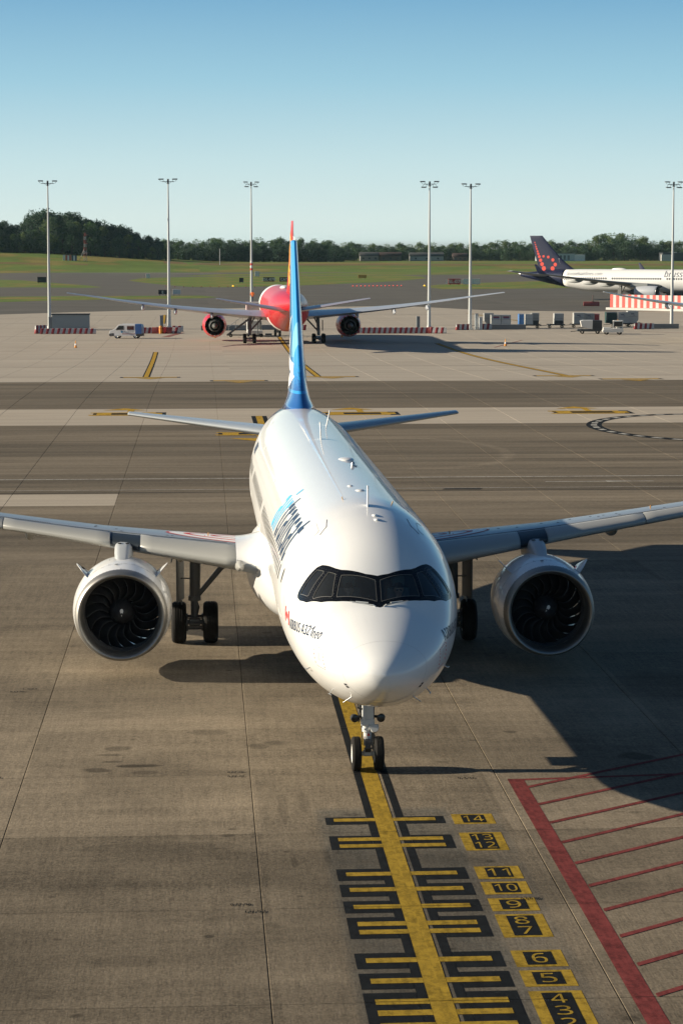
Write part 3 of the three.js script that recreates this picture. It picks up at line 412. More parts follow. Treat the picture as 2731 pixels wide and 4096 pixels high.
  const onFin = (name, pts, m) => { for (const sg of [-1, 1]) { const g = tess.modify(clean(new THREE.ShapeGeometry(new THREE.Shape(pts.map(([a, y]) => new THREE.Vector2(a, y)))))), p = g.attributes.position, o = []; for (let i = 0; i < p.count; i++) { const k = (p.getY(i) - 5.72) / 5.98, le = 36.3 + 5.05 * k - .9 * Math.pow(1 - k, 7), c = 43.1 + .9 * k - le, zz = 5.07 - le - c * p.getX(i); o.push(sg * (finX(p.getY(i), zz) + .006), p.getY(i), zz); } g.setAttribute('position', new THREE.Float32BufferAttribute(o, 3)); g.computeVertexNormals(); part(name, g, m, fin); } };
  const finWhite = mat(.78, .78, .77, .35);
  onFin('star_emblem', [[.10, 9.05], [.20, 8.9], [.35, 8.6], [.6, 8.2], [.92, 7.6], [.92, 7.2], [.55, 8.0], [.28, 8.6]], finWhite);
  onFin('star_emblem', [[.07, 7.35], [.3, 7.5], [.55, 7.75], [.5, 7.4], [.35, 7.15], [.10, 6.95]], finWhite);
  onFin('star_emblem', [[.06, 6.9], [.12, 7.1], [.3, 6.9], [.62, 6.5], [.95, 6.0], [.95, 5.85], [.55, 6.2], [.2, 6.62]], finWhite);
  onFin('star_emblem', [[.18, 8.5], [.3, 8.1], [.42, 7.6], [.40, 7.6], [.25, 8.0]], finWhite);
  part('fin_probe', [bar([-.02, 11.7, -36.6], [-.02, 11.92, -36.7], .008), bar([.05, 11.7, -36.9], [.05, 11.9, -37], .008)], steel, fin);
  // tail skin in blue below the fin, wrapping the rear body
  part('tail_band', skinPatch(35.6, 44.2, 40, -PI, PI, 120, [(s, t) => s - 36.6 + .9 * Math.abs(t) * 0 - .5], .004), finMat.clone(), skin).material = new THREE.MeshPhysicalMaterial({ color: L3(.03, .12, .30), roughness: .35, clearcoat: 1, clearcoatRoughness: .06 });
  // tailplane
  for (const sg of [-1, 1]) { const secs = []; for (let i = 0; i <= 12; i++) { const k = i / 12, X = .7 + 5.5 * k, le = 38.35 + .70 * (X - .7) * .98, c = 3.9 - 2.5 * k, y = 4.70 + .088 * X; secs.push(foil(0, 0, c, .10, 40).map(([a, b]) => [sg * X, y + b, 5.07 - le - a])); } const e = secs[12], cz = e.reduce((a, p) => a + p[2], 0) / e.length, cy = e.reduce((a, p) => a + p[1], 0) / e.length; for (const [dx, q] of [[.04, .8], [.06, .4]]) secs.push(e.map(p => [p[0] + sg * dx, cy + (p[1] - cy) * q, cz + (p[2] - cz) * (.9 + .1 * q)])); part('tailplane', loft(secs, true, true), wingTop(), A); }
}
function wingTop() { return wingTop.m ??= new THREE.MeshPhysicalMaterial({ color: L3(.40, .43, .45), map: whiteTex, roughness: .38, clearcoat: .35, clearcoatRoughness: .2 }); }
// ---------------------------------------------------------------- wings, engines, undercarriage, cockpit
const metalLip = mat(.34, .33, .31, .52, { metalness: 1 }), slatPaint = mat(.33, .33, .31, .36), fanBlack = mat(.018, .018, .019, .55), pylonGrey = mat(.42, .44, .45, .35);
{
  const A = airliner, PI = Math.PI;
  const LEZ = X => -11.75 - .51 * (X - 2), LEY = X => 2.74 + .098 * X + (X > 15 ? .0 : 0), CH = X => X < 6.35 ? 6.25 - .51 * (X - 2) : 4.03 - (X - 6.35) * .232;
  const TC = X => .145 - .035 * Math.min(1, X / 8);
  const prof = (X, c, up, sc = 1) => { const ch = CH(X), yt = 5 * TC(X) * (.2969 * Math.sqrt(c) - .126 * c - .3516 * c * c + .2843 * c ** 3 - .1036 * c ** 4), cam = .018 * 4 * c * (1 - c); return LEY(X) + ch * (cam + (up ? 1 : -.92) * yt * sc) - c * ch * .028; };
  const section = (X, n = 44) => { const o = []; for (let i = 0; i < n; i++) { const a = i / n * 2 * PI, c = (1 - Math.cos(a)) / 2; o.push([X, prof(X, c, a < PI), LEZ(X) - c * CH(X)]); } return o; };
  const flip = (secs, sg) => secs.map(s => { const q = s.map(p => [sg * p[0], p[1], p[2]]); return q; });
  const stations = [1.2, 2, 3, 4, 5, 5.6, 6.35, 7, 8, 9, 10, 11.5, 13, 14.5, 16, 16.7];
  const WT = new THREE.MeshPhysicalMaterial({ color: L3(.27, .30, .33), map: whiteTex, roughness: .36, clearcoat: .3, clearcoatRoughness: .25 });
  for (const sg of [-1, 1]) {
    const secs = stations.map(X => section(X));
    // fixed leading edge is set back a touch so that the slats stand proud
    const back = secs.map((s, k) => s.map(p => { const c = (LEZ(stations[k]) - p[2]) / CH(stations[k]); return c < .13 ? [p[0], p[1] - .018, p[2] - .05 * (1 - c / .13)] : p; }));
    const wl = []; for (let i = 1; i <= 8; i++) { const k = i / 8, a = k * 1.25, X = 16.7 + 1.05 * Math.sin(a), y = 1.9 * (1 - Math.cos(a)) * 1.1 + k * k * .6; wl.push(section(16.7, 44).map(p => { const c = (LEZ(16.7) - p[2]) / CH(16.7), cs = 1 - .62 * k; return [X - (p[1] - LEY(16.7)) * Math.sin(a) * cs, LEY(16.7) + y + (p[1] - LEY(16.7)) * Math.cos(a) * cs, LEZ(16.7) - 1.2 * k - c * CH(16.7) * cs]; })); }
    const w = part('wing', loft(flip([...back, ...wl], sg), true, true), WT, A);
    // slats
    const slat = (x0, x1) => { const q = []; for (let i = 0; i <= 8; i++) { const X = x0 + (x1 - x0) * i / 8, o = []; for (let j = 0; j <= 10; j++) { const c = .165 * (1 - j / 10) ** 1.8; o.push([X, prof(X, c, true) + .012, LEZ(X) - c * CH(X) + .018]); } for (let j = 1; j <= 6; j++) { const c = .075 * (j / 6) ** 1.8; o.push([X, prof(X, c, false) - .008, LEZ(X) - c * CH(X) + .018]); } o.push([X, prof(X, .08, true) - .05, LEZ(X) - .10 * CH(X)]); q.push(o); } part('slat', loft(flip(q, sg), true, true), slatPaint, w); };
    slat(2.62, 5.28); slat(6.14, 9.2); slat(9.23, 12.0); slat(12.03, 14.2); slat(14.23, 16.2);
    { const q = []; for (let i = 0; i <= 6; i++) { const X = 5.30 + .82 * i / 6, o = []; for (let j = 0; j <= 10; j++) { const c = .165 * (1 - j / 10) ** 1.8; o.push([X, prof(X, c, true) - .006, LEZ(X) - c * CH(X) - .02]); } for (let j = 1; j <= 6; j++) { const c = .07 * (j / 6) ** 1.8; o.push([X, prof(X, c, false) - .004, LEZ(X) - c * CH(X) - .02]); } q.push(o); } part('leading_edge_panel', loft(flip(q, sg), false), mat(.022, .03, .038, .4), w); }
    part('slat_end_fairing', lathe([[.005, .55], [.06, .42], [.15, .15], [.19, -.1], [.17, -.3]], 'z', 24).scale(.8, 1, 1).translate(sg * 2.56, LEY(2.56) - .06, LEZ(2.56) - .16), slatPaint, w);
    // dark walkway-grey seam line aft of the slats and small top fittings
    const top = (X, c, h = 0) => [sg * X, prof(X, c, true) + h, LEZ(X) - c * CH(X)];
    const line = (pts, r, m, name) => part(name, pts.slice(1).map((p, i) => bar(top(...pts[i]), top(...p), r, r, 4)), m, w);
    line([2.9, 4, 5, 6, 7, 8, 9, 10, 12, 14, 16].map(X => [X, .172, .004]), .010, mat(.06, .065, .07, .7), 'panel_seam');
    for (const X of [3.4, 9.6]) part('grounding_lug', [bar(top(X, .34, 0), top(X, .34, .09), .016)], mat(.55, .25, .06, .5), w);
    for (let i = 0; i < 12; i++) { const X = R(3, 10), c = R(.2, .4); part('vent_mark', box(.07, .004, .05, ...top(X, c, .003)), black, w); }
    // painted emblem near the root: white field in red rings
    const emb = (name, ring, m, h) => { const sh = new THREE.Shape(ring.map(p => new THREE.Vector2(...p))); const g = new TessellateModifier(.15, 8).modify(clean(new THREE.ShapeGeometry(sh))), p = g.attributes.position, o = []; for (let i = 0; i < p.count; i++) o.push(...top(p.getX(i), p.getY(i), h)); g.setAttribute('position', new THREE.Float32BufferAttribute(o, 3)); part(name, faceUp(g), m, w); };
    const oval = (cx, cc, rx, rc, k0 = 0, k1 = 1, n = 40) => Array.from({ length: n + 1 }, (_, i) => { const a = PI * (.5 + (k0 + (k1 - k0) * i / n)); return [cx + rx * Math.cos(a) * -1, cc + rc * Math.sin(a)]; });
    emb('wing_emblem', oval(2.55, .36, 2.05, .165, 0, 1), redPaint, .006); emb('wing_emblem', oval(2.55, .36, 1.96, .157), mat(.75, .75, .74, .4), .010);
    emb('wing_emblem', [...oval(2.5, .36, 1.60, .118), ...oval(2.5, .36, 1.42, .104).reverse()], redPaint, .014); emb('wing_emblem', [...oval(2.5, .36, .85, .058), ...oval(2.5, .36, .72, .048).reverse()], redPaint, .014);
    part('wing_lettering', Array.from({ length: 40 }, (_, i) => { const X = 7.9 + i * .05, c = .20; return box(.028, .003, .035, ...top(X, c + (i % 3) * .004, .004)); }), mat(.08, .08, .08, .7), w).userData.kind = 'stuff';
    // flap track fairings below the wing
    for (const X of [8.6, 12.2, 4.2]) { const z0 = LEZ(X) - CH(X) * .45, q = []; for (let i = 0; i <= 12; i++) { const k = i / 12, r = .17 * Math.sin(PI * Math.pow(k, .7)) + .01; q.push(Array.from({ length: 14 }, (_, j) => { const a = j / 14 * 2 * PI; return [sg * X + r * .75 * Math.cos(a), prof(X, .5, false) - .16 + r * 1.3 * Math.sin(a) - .25 * k, z0 - (CH(X) * .75) * k]; })); } part('flap_fairing', loft(q, true, true), slatPaint, w); }
    // wing root fillet
    const fil = []; for (let i = 0; i <= 36; i++) { const a = PI * 1.62 * (i / 36) - PI * .62, up = a > 0, c = a < 0 ? (1 - Math.cos(a)) / 2 * .35 : (1 - Math.cos(a)) / 2, X1 = 2.66, yw = prof(X1, c, up) + (up ? .016 : -.012), zw = LEZ(X1) - c * CH(X1) + .03, h = up ? .62 * smooth(c * 9 + .12) * (1 - .3 * c) : -.55 * smooth(-a * 1.2), o = []; for (let j = 0; j <= 12; j++) { const f = j / 12 * PI / 2, X = X1 - 1.06 * Math.cos(f); const fwd = (1 - Math.sin(f)) * (1.5 * (1 - smooth(c * 5))); o.push([sg * X, yw + h * (1 - Math.sin(f)) + .0, zw + fwd]); } fil.push(o); }
    fil.unshift(fil[0].map(p => [sg * 1.55, p[1] - .35, p[2] - .3])); fil.push(fil[fil.length - 1].map(p => [sg * 1.55, p[1] - .2, p[2]]));
    part('wing_root_fairing', loft(fil, false), whitePaint, A);
    // engine
    const ex = sg * 5.75, ey = 1.75, ez = -10.84, at = g => g.translate(ex, ey, ez);
    const eng = part('engine', at(lathe([[1.238, -.30], [1.285, -.62], [1.33, -1.1], [1.345, -1.6], [1.335, -2.1], [1.27, -2.8], [1.16, -3.35], [1.12, -3.36], [1.13, -2.6], [1.10, -1.3]].map(([r, z]) => [r, z]), 'z', 96)), whitePaint, A);
    part('intake_lip', at(lathe([[1.0, -1.25], [.995, -.62], [1.005, -.36], [1.03, -.18], [1.07, -.06], [1.115, -.004], [1.15, -.012], [1.19, -.07], [1.22, -.17], [1.24, -.30]], 'z', 96)), metalLip, eng);
    part('intake_liner', at(lathe([[.992, -1.05], [.988, -.62], [.998, -.50]], 'z', 80)), mat(.08, .08, .08, .8), eng);
    part('core', at(lathe([[.36, -1.15], [.60, -1.5], [.66, -2.2], [.62, -3.0], [.50, -4.0], [.40, -4.35], [.0, -4.4]], 'z', 40)), darkSteel, eng);
    part('exhaust_cone', at(lathe([[.28, -4.3], [.2, -4.8], [.01, -5.2]], 'z', 24)), darkSteel, eng);
    const sp = part('spinner', at(lathe([[.004, -.52], [.09, -.56], [.20, -.68], [.30, -.85], [.36, -1.05], [.365, -1.2]], 'z', 40)), mat(.03, .03, .032, .5), eng);
    { const sh = new THREE.Shape([[0, .17], [.05, .15], [.075, .09], [.06, .03], [0, -.17], [-.06, .03], [-.075, .09], [-.05, .15]].map(p => new THREE.Vector2(...p))); const g = new THREE.ShapeGeometry(sh).rotateZ(sg < 0 ? 0 : -.55); const p = g.attributes.position; for (let i = 0; i < p.count; i++) { const x = p.getX(i) * .62, y = p.getY(i) * .62 + .02, r = Math.hypot(x, y); p.setXYZ(i, ex + x, ey + y, ez - (r < .09 ? .515 + .44 * r : .555 + 1.09 * (r - .09)) + .012); } part('spinner_mark', g, mat(.75, .72, .66, .5), sp); }
    // eighteen swept wide-chord blades
    const bl = []; for (let i = 0; i <= 14; i++) { const k = i / 14, r = .33 + .66 * k, ch = .30 + .13 * Math.sin(k * 2.2), st = (.50 + .55 * k), sweep = .16 * Math.sin(k * PI) - .10 * k * k; const o = []; for (let j = 0; j < 12; j++) { const a = j / 12 * 2 * PI, u = Math.cos(a) * ch / 2, t = Math.sin(a) * .012; const tx = u * Math.sin(st) + t * Math.cos(st) + sweep, tz = -u * Math.cos(st) + t * Math.sin(st); const an = tx / r; o.push([r * Math.sin(an), r * Math.cos(an), -1.02 + tz + .05 * k]); } bl.push(o); }
    const bg = loft(bl, true, true); for (let i = 0; i < 18; i++) { const m = part('fan_blade', bg, fanBlack, eng); m.position.set(ex, ey, ez); m.rotation.z = i / 18 * 2 * PI + .1; }
    part('guide_vanes', at(join(Array.from({ length: 36 }, (_, i) => box(.01, .50, .22, 0, .83, -1.75).rotateZ(i / 36 * 2 * PI)))), fanBlack, eng).userData.kind = 'stuff';
    // strakes, panel seams, cowl marks
    for (const s2 of [-1, 1]) { const a = s2 * .78, r0 = 1.30, q = []; for (const [h, z, c] of [[-.03, -.85, 1.25], [.2, -1.05, .85], [.42, -1.38, .2]]) q.push([[0, 0], [.014, .3], [0, 1], [-.014, .3]].map(([t, f]) => { const rr = r0 + h + .03 * f; return [ex + rr * Math.sin(a) + t * Math.cos(a), ey + rr * Math.cos(a) - t * Math.sin(a), ez + z - c * f]; })); part('nacelle_strake', loft(q, true, true), whitePaint, eng); }
    const ringE = (r, z, a0, a1) => Array.from({ length: 40 }, (_, i) => { const f = a0 + (a1 - a0) * i / 39; return [ex + r * Math.sin(f), ey + r * Math.cos(f), ez + z]; });
    const beadE = (pts, rr) => pts.slice(1).map((p, i) => bar(pts[i], p, rr, rr, 4));
    part('cowl_seam', [beadE(ringE(1.312, -.9, -PI, PI), .005), beadE([[ex, ey + 1.239, ez - .3], [ex, ey + 1.312, ez - .9]], .004), beadE([-.26, .26].flatMap(f => [[ex + 1.312 * Math.sin(f), ey + 1.312 * Math.cos(f), ez - .9]]).slice(0, 1).concat([[ex + 1.345 * Math.sin(-.26), ey + 1.345 * Math.cos(.26), ez - 1.8]]), .008), beadE([[ex + 1.312 * Math.sin(.26), ey + 1.312 * Math.cos(.26), ez - .9], [ex + 1.345 * Math.sin(.26), ey + 1.345 * Math.cos(.26), ez - 1.8]], .008)], seam, eng);
    part('cowl_placard', [-.42, .46, -.1].map(f => box(.09, .004, .08, 0, 1.318, -.75 - (f === -.1 ? .02 : .3)).rotateZ(-f)).map(at), mat(.12, .12, .12, .6), eng);
    part('rivet_row', at(join(Array.from({ length: 80 }, (_, i) => box(.012, .006, .012, 0, 1.243, -.315).rotateZ(i / 80 * 2 * PI)))), seam, eng).userData.kind = 'stuff';
    // pylon: from the cowl crown up into the wing
    const py = []; for (let i = 0; i <= 14; i++) { const k = i / 14, z = ez - 1.45 - 3.4 * k, hw = .06 + .20 * Math.sin(PI * Math.min(1, .12 + k * .75)), yb = ey + 1.15 - .25 * k, yt2 = i < 9 ? ey + 1.34 + .30 * smooth(k * 3) : prof(5.75, .2, false) + .12; py.push(Array.from({ length: 18 }, (_, j) => { const a = j / 18 * 2 * PI, c = Math.cos(a), s = Math.sin(a); return [ex + hw * Math.sign(c) * Math.abs(c) ** .6, (yb + yt2) / 2 + (yt2 - yb) / 2 * Math.sign(s) * Math.abs(s) ** .6, z]; })); }
    part('pylon', loft(py, true, true), pylonGrey, A);
    part('pylon_vent', [box(.10, .012, .14, ex - .10, ey + 1.645, ez - 2.6), box(.10, .012, .14, ex + .12, ey + 1.645, ez - 2.6)], black, eng);
    // main undercarriage
    const gx = sg * 3.795, gz = -16.9;
    const leg = part('main_gear_leg', [bar([gx, .6, gz], [gx, 1.35, gz], .095), bar([gx, 1.28, gz], [gx - sg * .04, 2.9, gz + .05], .15, .17, 16), bar([gx, 1.25, gz], [gx, 1.38, gz], .19), bar([gx + .1, 1.0, gz - .25], [gx, 1.35, gz - .1], .05), bar([gx, .62, gz - .12], [gx + .1, 1.0, gz - .25], .05), bar([gx - .5, .6, gz], [gx + .5, .6, gz], .075), box(.34, .22, .3, gx, .62, gz + .02, .05), bar([gx + sg * .02, 2.1, gz + .18], [gx, .75, gz + .16], .018), bar([gx - .11, 2.0, gz + .15], [gx - .1, .8, gz + .15], .014)], gearShadeGrey, A);
    part('brake_unit', [bar([gx - .30, .6, gz], [gx - .2, .6, gz], .26, .26, 20), bar([gx + .2, .6, gz], [gx + .30, .6, gz], .26, .26, 20), ...Array.from({ length: 8 }, (_, i) => { const a = i / 8 * 2 * PI; return bar([gx - .34, .6 + .2 * Math.sin(a), gz + .2 * Math.cos(a)], [gx + .34, .6 + .2 * Math.sin(a), gz + .2 * Math.cos(a)], .02); })], darkSteel, leg);
    const inX = gx - sg * 1.45; part('side_stay', [bar([gx - sg * .12, 1.42, gz], [gx - sg * .85, 2.3, gz + .05], .07, .085), bar([gx - sg * .8, 2.25, gz + .05], [inX, 2.75, gz + .08], .10), bar([gx - sg * .2, 2.75, gz], [gx - sg * .85, 2.35, gz], .035), bar([gx - sg * .85, 2.3, gz - .08], [gx - sg * .85, 2.3, gz + .18], .06)], gearShadeGrey, leg);
    part('gear_door', [box(.05, 1.55, .75, 0, 0, 0, .02, [0, sg * .26, 0]).translate(gx + sg * .42, 2.02, gz), box(.04, .5, .5, gx + sg * .36, 1.05, gz, .02, [0, 0, -sg * .12]), bar([gx + sg * .4, 1.9, gz], [gx + sg * .1, 1.9, gz], .02)], mat(.13, .135, .135, .6), leg);  // door grey kept dark as well, wing shade painted in
    part('hinged_door', [box(.03, .45, .6, gx + sg * .62, 2.62, gz, .01, [0, 0, sg * .25])], mat(.16, .165, .165, .6), leg);
    for (const s2 of [-1, 1]) { const t = part('main_wheel', wheel(.61, .44, gx + s2 * .4635, .605, gz), rubber, A); part('wheel_hub', hub(.61, .44, gx + s2 * .4635, .605, gz), gearShadeGrey, t); }
  }
  // belly fairing
  const bf = []; for (let i = 0; i <= 40; i++) { const k = i / 40, s = 12.4 + 16.6 * k, e = Math.pow(Math.sin(PI * Math.min(1, Math.max(0, .5 - .5 * Math.cos(PI * k)))), .42), hw = 1.2 + 1.13 * e, hh = .55 + .82 * e, yc = 2.55; bf.push(Array.from({ length: 40 }, (_, j) => { const a = j / 40 * 2 * PI, c = Math.cos(a), q = Math.sin(a); return [hw * Math.sign(c) * Math.abs(c) ** .75, yc - .05 + (k < .2 ? (.2 - k) * 1.2 : 0) + hh * Math.sign(q) * Math.abs(q) ** .8, 5.07 - s]; })); }
  part('belly_fairing', loft(bf, true, true), whitePaint, A);
  // nose undercarriage
  const ng = part('nose_gear_leg', [bar([0, .38, 0], [0, .62, -.02], .052, .052, 14), bar([0, .56, -.02], [0, .90, -.04], .085, .088, 18), bar([0, .87, -.04], [0, .95, -.045], .125, .125, 18), bar([0, .94, -.045], [0, 2.15, -.1], .11, .14, 18), bar([-.17, .38, 0], [.17, .38, 0], .05), box(.20, .14, .16, 0, .40, .02, .04), bar([-.06, 1.5, -.1], [-.06, 2.0, -1.2], .05), bar([.06, 1.5, -.1], [.06, 2.0, -1.2], .05)], gearPaint, A);
  part('torque_link', [beam([0, .44, .10], [0, .54, .20], .12, .03), beam([0, .54, .20], [0, .72, .08], .12, .03), bar([-.09, .54, .20], [.09, .54, .20], .02)], darkSteel, ng);
  part('steering_unit', [bar([.02, .99, .10], [.24, .99, .10], .07, .07, 16), bar([.14, .95, .12], [.14, .99, .20], .085, .085, 16), box(.30, .16, .2, 0, 1.10, .02, .03), box(.26, .5, .1, 0, 1.42, .06, .02), box(.06, .4, .05, -.09, 1.36, .12, .01)], gearPaint, ng);
  part('hydraulic_line', [bar([-.14, .95, .06], [-.16, 1.75, .05], .012), bar([-.12, .6, .09], [-.14, 1.0, .08], .01), bar([.13, 1.05, .08], [.15, 1.75, .06], .012), bar([-.24, 1.44, .1], [-.08, 1.40, .1], .022), bar([.0, .44, .14], [-.05, .75, .13], .008), bar([-.2, 1.1, .06], [-.17, 1.6, .06], .016)], darkSteel, ng);
  part('warning_mark', [new THREE.ShapeGeometry(new THREE.Shape([new THREE.Vector2(-.04, 0), new THREE.Vector2(.04, 0), new THREE.Vector2(0, .07)])).translate(.02, .79, .062), box(.02, .05, .004, -.07, .75, .042)], redPaint, ng);
  for (const sg of [-1, 1]) { const l = part('taxi_light', [lathe([[.0, -.10], [.05, -.09], [.085, -.03], [.092, .07], [.085, .08]], 'z', 20).rotateY(sg * -.2).translate(sg * .30, 1.20, .06), bar([sg * .1, 1.22, 0], [sg * .28, 1.21, .02], .03)], black, ng); part('lamp_lens', lathe([[0, .085], [.05, .083], [.086, .07]], 'z', 20).rotateY(sg * -.2).translate(sg * .30, 1.20, .06), mat(.02, .022, .025, .2), l); part('nose_gear_door', [box(.03, .4, .9, sg * .30, 1.72, -1.0, .01)], whitePaint, ng); }
  for (const sg of [-1, 1]) { const t = part('nose_wheel', wheel(.382, .215, sg * .25, .378, 0), rubber, A); part('wheel_hub', hub(.382, .215, sg * .25, .378, 0), mat(.75, .74, .70, .45), t); }
  // cockpit room behind the windscreen
  const flatRing = s => { const a = Array.from({ length: 60 }, (_, i) => fus(s, i / 60 * 2 * PI, -.07)); return loft([a, a.map(p => [p[0] * .02, 4 + (p[1] - 4) * .02, p[2]])], true); };
  const ck = mat(.03, .032, .035, .8);
  part('cockpit_lining', [skinPatch(1.55, 4.1, 70, -1.7, 1.7, 120, PANES.map(p => (s, t) => sdPoly(p, s, t * K) - .004), -.06)], ck, A);
  part('cockpit_bulkhead', flatRing(4.08), ck, A); part('cockpit_floor', box(2.5, .05, 1.9, 0, 3.12, 2.0), ck, A);
  const gs = []; for (let i = 0; i <= 16; i++) { const t = -1.05 + 2.1 * i / 16, s = 1.95 + .55 * Math.pow(Math.abs(t) / 1.05, 2); const a = fus(s, t * .72, -.12); gs.push([[a[0], 4.08 + .06 * Math.cos(t), a[2] + .02], [a[0] * .97, 4.14 + .06 * Math.cos(t), a[2] - .28], [a[0] * .97, 4.04, a[2] - .52], [a[0] * .97, 3.3, a[2] - .56]]); } part('glareshield', loft(gs, false), ck, A);
  for (const sg of [-1, 1]) part('crew_seat', [box(.48, .72, .12, sg * .53, 3.98, 1.62, .05, [-.12]), box(.28, .22, .10, sg * .53, 4.46, 1.52, .04, [-.12]), box(.5, .12, .5, sg * .53, 3.58, 1.9, .04)], mat(.09, .13, .13, .8), A);
}
// ---------------------------------------------------------------- crew
function sdfMesh(prims, lo, hi, cell, blend = .03) { // prims of [ax,ay,az,ar, bx,by,bz,br], joined smoothly
  const size = Math.max(hi[0] - lo[0], hi[1] - lo[1], hi[2] - lo[2]), n = Math.ceil(size / cell) + 4, mc = new MarchingCubes(n, new THREE.MeshBasicMaterial(), false, false, 60000);
  const c = [0, 1, 2].map(i => (lo[i] + hi[i]) / 2), H = n * cell / 2, f = mc.field; mc.isolation = 0;
  for (let z = 0; z < n; z++) for (let y = 0; y < n; y++) for (let x = 0; x < n; x++) {
    const p = [(x - n / 2) / (n / 2) * H + c[0], (y - n / 2) / (n / 2) * H + c[1], (z - n / 2) / (n / 2) * H + c[2]]; let d = 1e3;
    for (const q of prims) { const bx = q[4] - q[0], by = q[5] - q[1], bz = q[6] - q[2], px = p[0] - q[0], py = p[1] - q[1], pz = p[2] - q[2], l = bx * bx + by * by + bz * bz, t = l ? Math.min(1, Math.max(0, (px * bx + py * by + pz * bz) / l)) : 0, e = Math.hypot(px - bx * t, py - by * t, pz - bz * t) - (q[3] + (q[7] - q[3]) * t); const h = Math.max(0, blend - Math.abs(d - e)) / blend; d = Math.min(d, e) - h * h * blend * .25; }
    f[x + n * (y + n * z)] = -d;
  }
  mc.update(); const m = mc.count, g = new THREE.BufferGeometry(); g.setAttribute('position', new THREE.Float32BufferAttribute(mc.positionArray.slice(0, m * 3), 3)); g.setAttribute('normal', new THREE.Float32BufferAttribute(mc.normalArray.slice(0, m * 3), 3)); g.scale(H, H, H).translate(...c); return g;
}
{
  const skinM = mat(.42, .26, .18, .6), shirtM = mat(.72, .73, .74, .8), hairM = mat(.03, .02, .015, .8), trou = mat(.02, .022, .03, .9);
  const c2 = (a, b, r, r2) => [...a, r, ...b, r2];
  const body = [c2([0, .98, .02], [0, 1.10, .01], .062, .055), c2([0, 1.15, .0], [0, 1.22, -.01], .085, .092), c2([0, 1.10, .05], [0, 1.13, .06], .05, .05), c2([0, 1.17, .09], [0, 1.155, .115], .014, .018), c2([-.09, 1.16, 0], [-.09, 1.18, 0], .014, .016), c2([.09, 1.16, 0], [.09, 1.18, 0], .014, .016), c2([0, .93, 0], [0, .55, .02], .1, .12), c2([-.24, .66, .14], [-.12, .66, .36], .038, .03), c2([.24, .66, .14], [.12, .66, .36], .038, .03)];
  for (const s of [-1, 1]) { body.push(c2([s * .12, .66, .37], [s * .10, .66, .44], .036, .032)); for (let i = 0; i < 4; i++) body.push(c2([s * (.13 - i * .018), .655 + .012 * i, .44], [s * (.12 - i * .018), .64 + .012 * i, .50], .011, .009)); body.push(c2([s * .09, .67, .41], [s * .06, .69, .45], .013, .01)); }
  const shirt = [c2([-.16, .90, 0], [.16, .90, 0], .075, .075), c2([0, .85, .02], [0, .50, .04], .165, .155), c2([-.09, .82, .03], [.09, .82, .03], .13, .13), c2([-.20, .88, 0], [-.26, .66, .10], .068, .052), c2([.20, .88, 0], [.26, .66, .10], .068, .052), c2([-.26, .66, .10], [-.24, .66, .16], .05, .046), c2([.26, .66, .10], [.24, .66, .16], .05, .046), c2([0, .96, .01], [0, .97, .01], .07, .066)];
  const gb = sdfMesh(body, [-.32, .42, -.2], [.32, 1.36, .56], .016), gsn = sdfMesh(shirt, [-.36, .36, -.2], [.36, 1.08, .3], .02), gl = sdfMesh([c2([-.1, .50, .05], [-.12, .48, .45], .09, .075), c2([.1, .50, .05], [.12, .48, .45], .09, .075), c2([-.12, .48, .45], [-.12, .05, .55], .07, .05), c2([.12, .48, .45], [.12, .05, .55], .07, .05), c2([-.12, .04, .55], [-.12, .03, .68], .045, .04), c2([.12, .04, .55], [.12, .03, .68], .045, .04)], [-.25, -.05, -.1], [.25, .62, .75], .022);
  const gh = sdfMesh([c2([0, 1.24, -.035], [0, 1.255, -.005], .092, .088), c2([0, 1.16, -.05], [0, 1.24, -.03], .075, .09)], [-.14, 1.05, -.18], [.14, 1.38, .12], .012);
  const person = (x, label, shades) => { const p = thing('person', label, 'person', [x, 3.12, 1.72]); part('body', gb, skinM, p); part('shirt', gsn, shirtM, p); part('trousers', gl, trou, p); part('hair', gh, hairM, p); part('tie', box(.05, .3, .012, 0, .78, .165, .004, [-.1]), navy, p); part('epaulette', [box(.09, .012, .06, -.17, .975, 0), box(.09, .012, .06, .17, .975, 0)], navy, p); if (shades) part('sunglasses', [box(.055, .035, .012, -.035, 1.185, .088, .005), box(.055, .035, .012, .035, 1.185, .088, .005), box(.02, .008, .01, 0, 1.195, .092)], black, p); return p; };
  person(-.53, 'pilot in white shirt and tie seated behind the sunlit half of the windscreen'); person(.53, 'pilot in white shirt and sunglasses seated behind the shaded half of the windscreen', true);
}
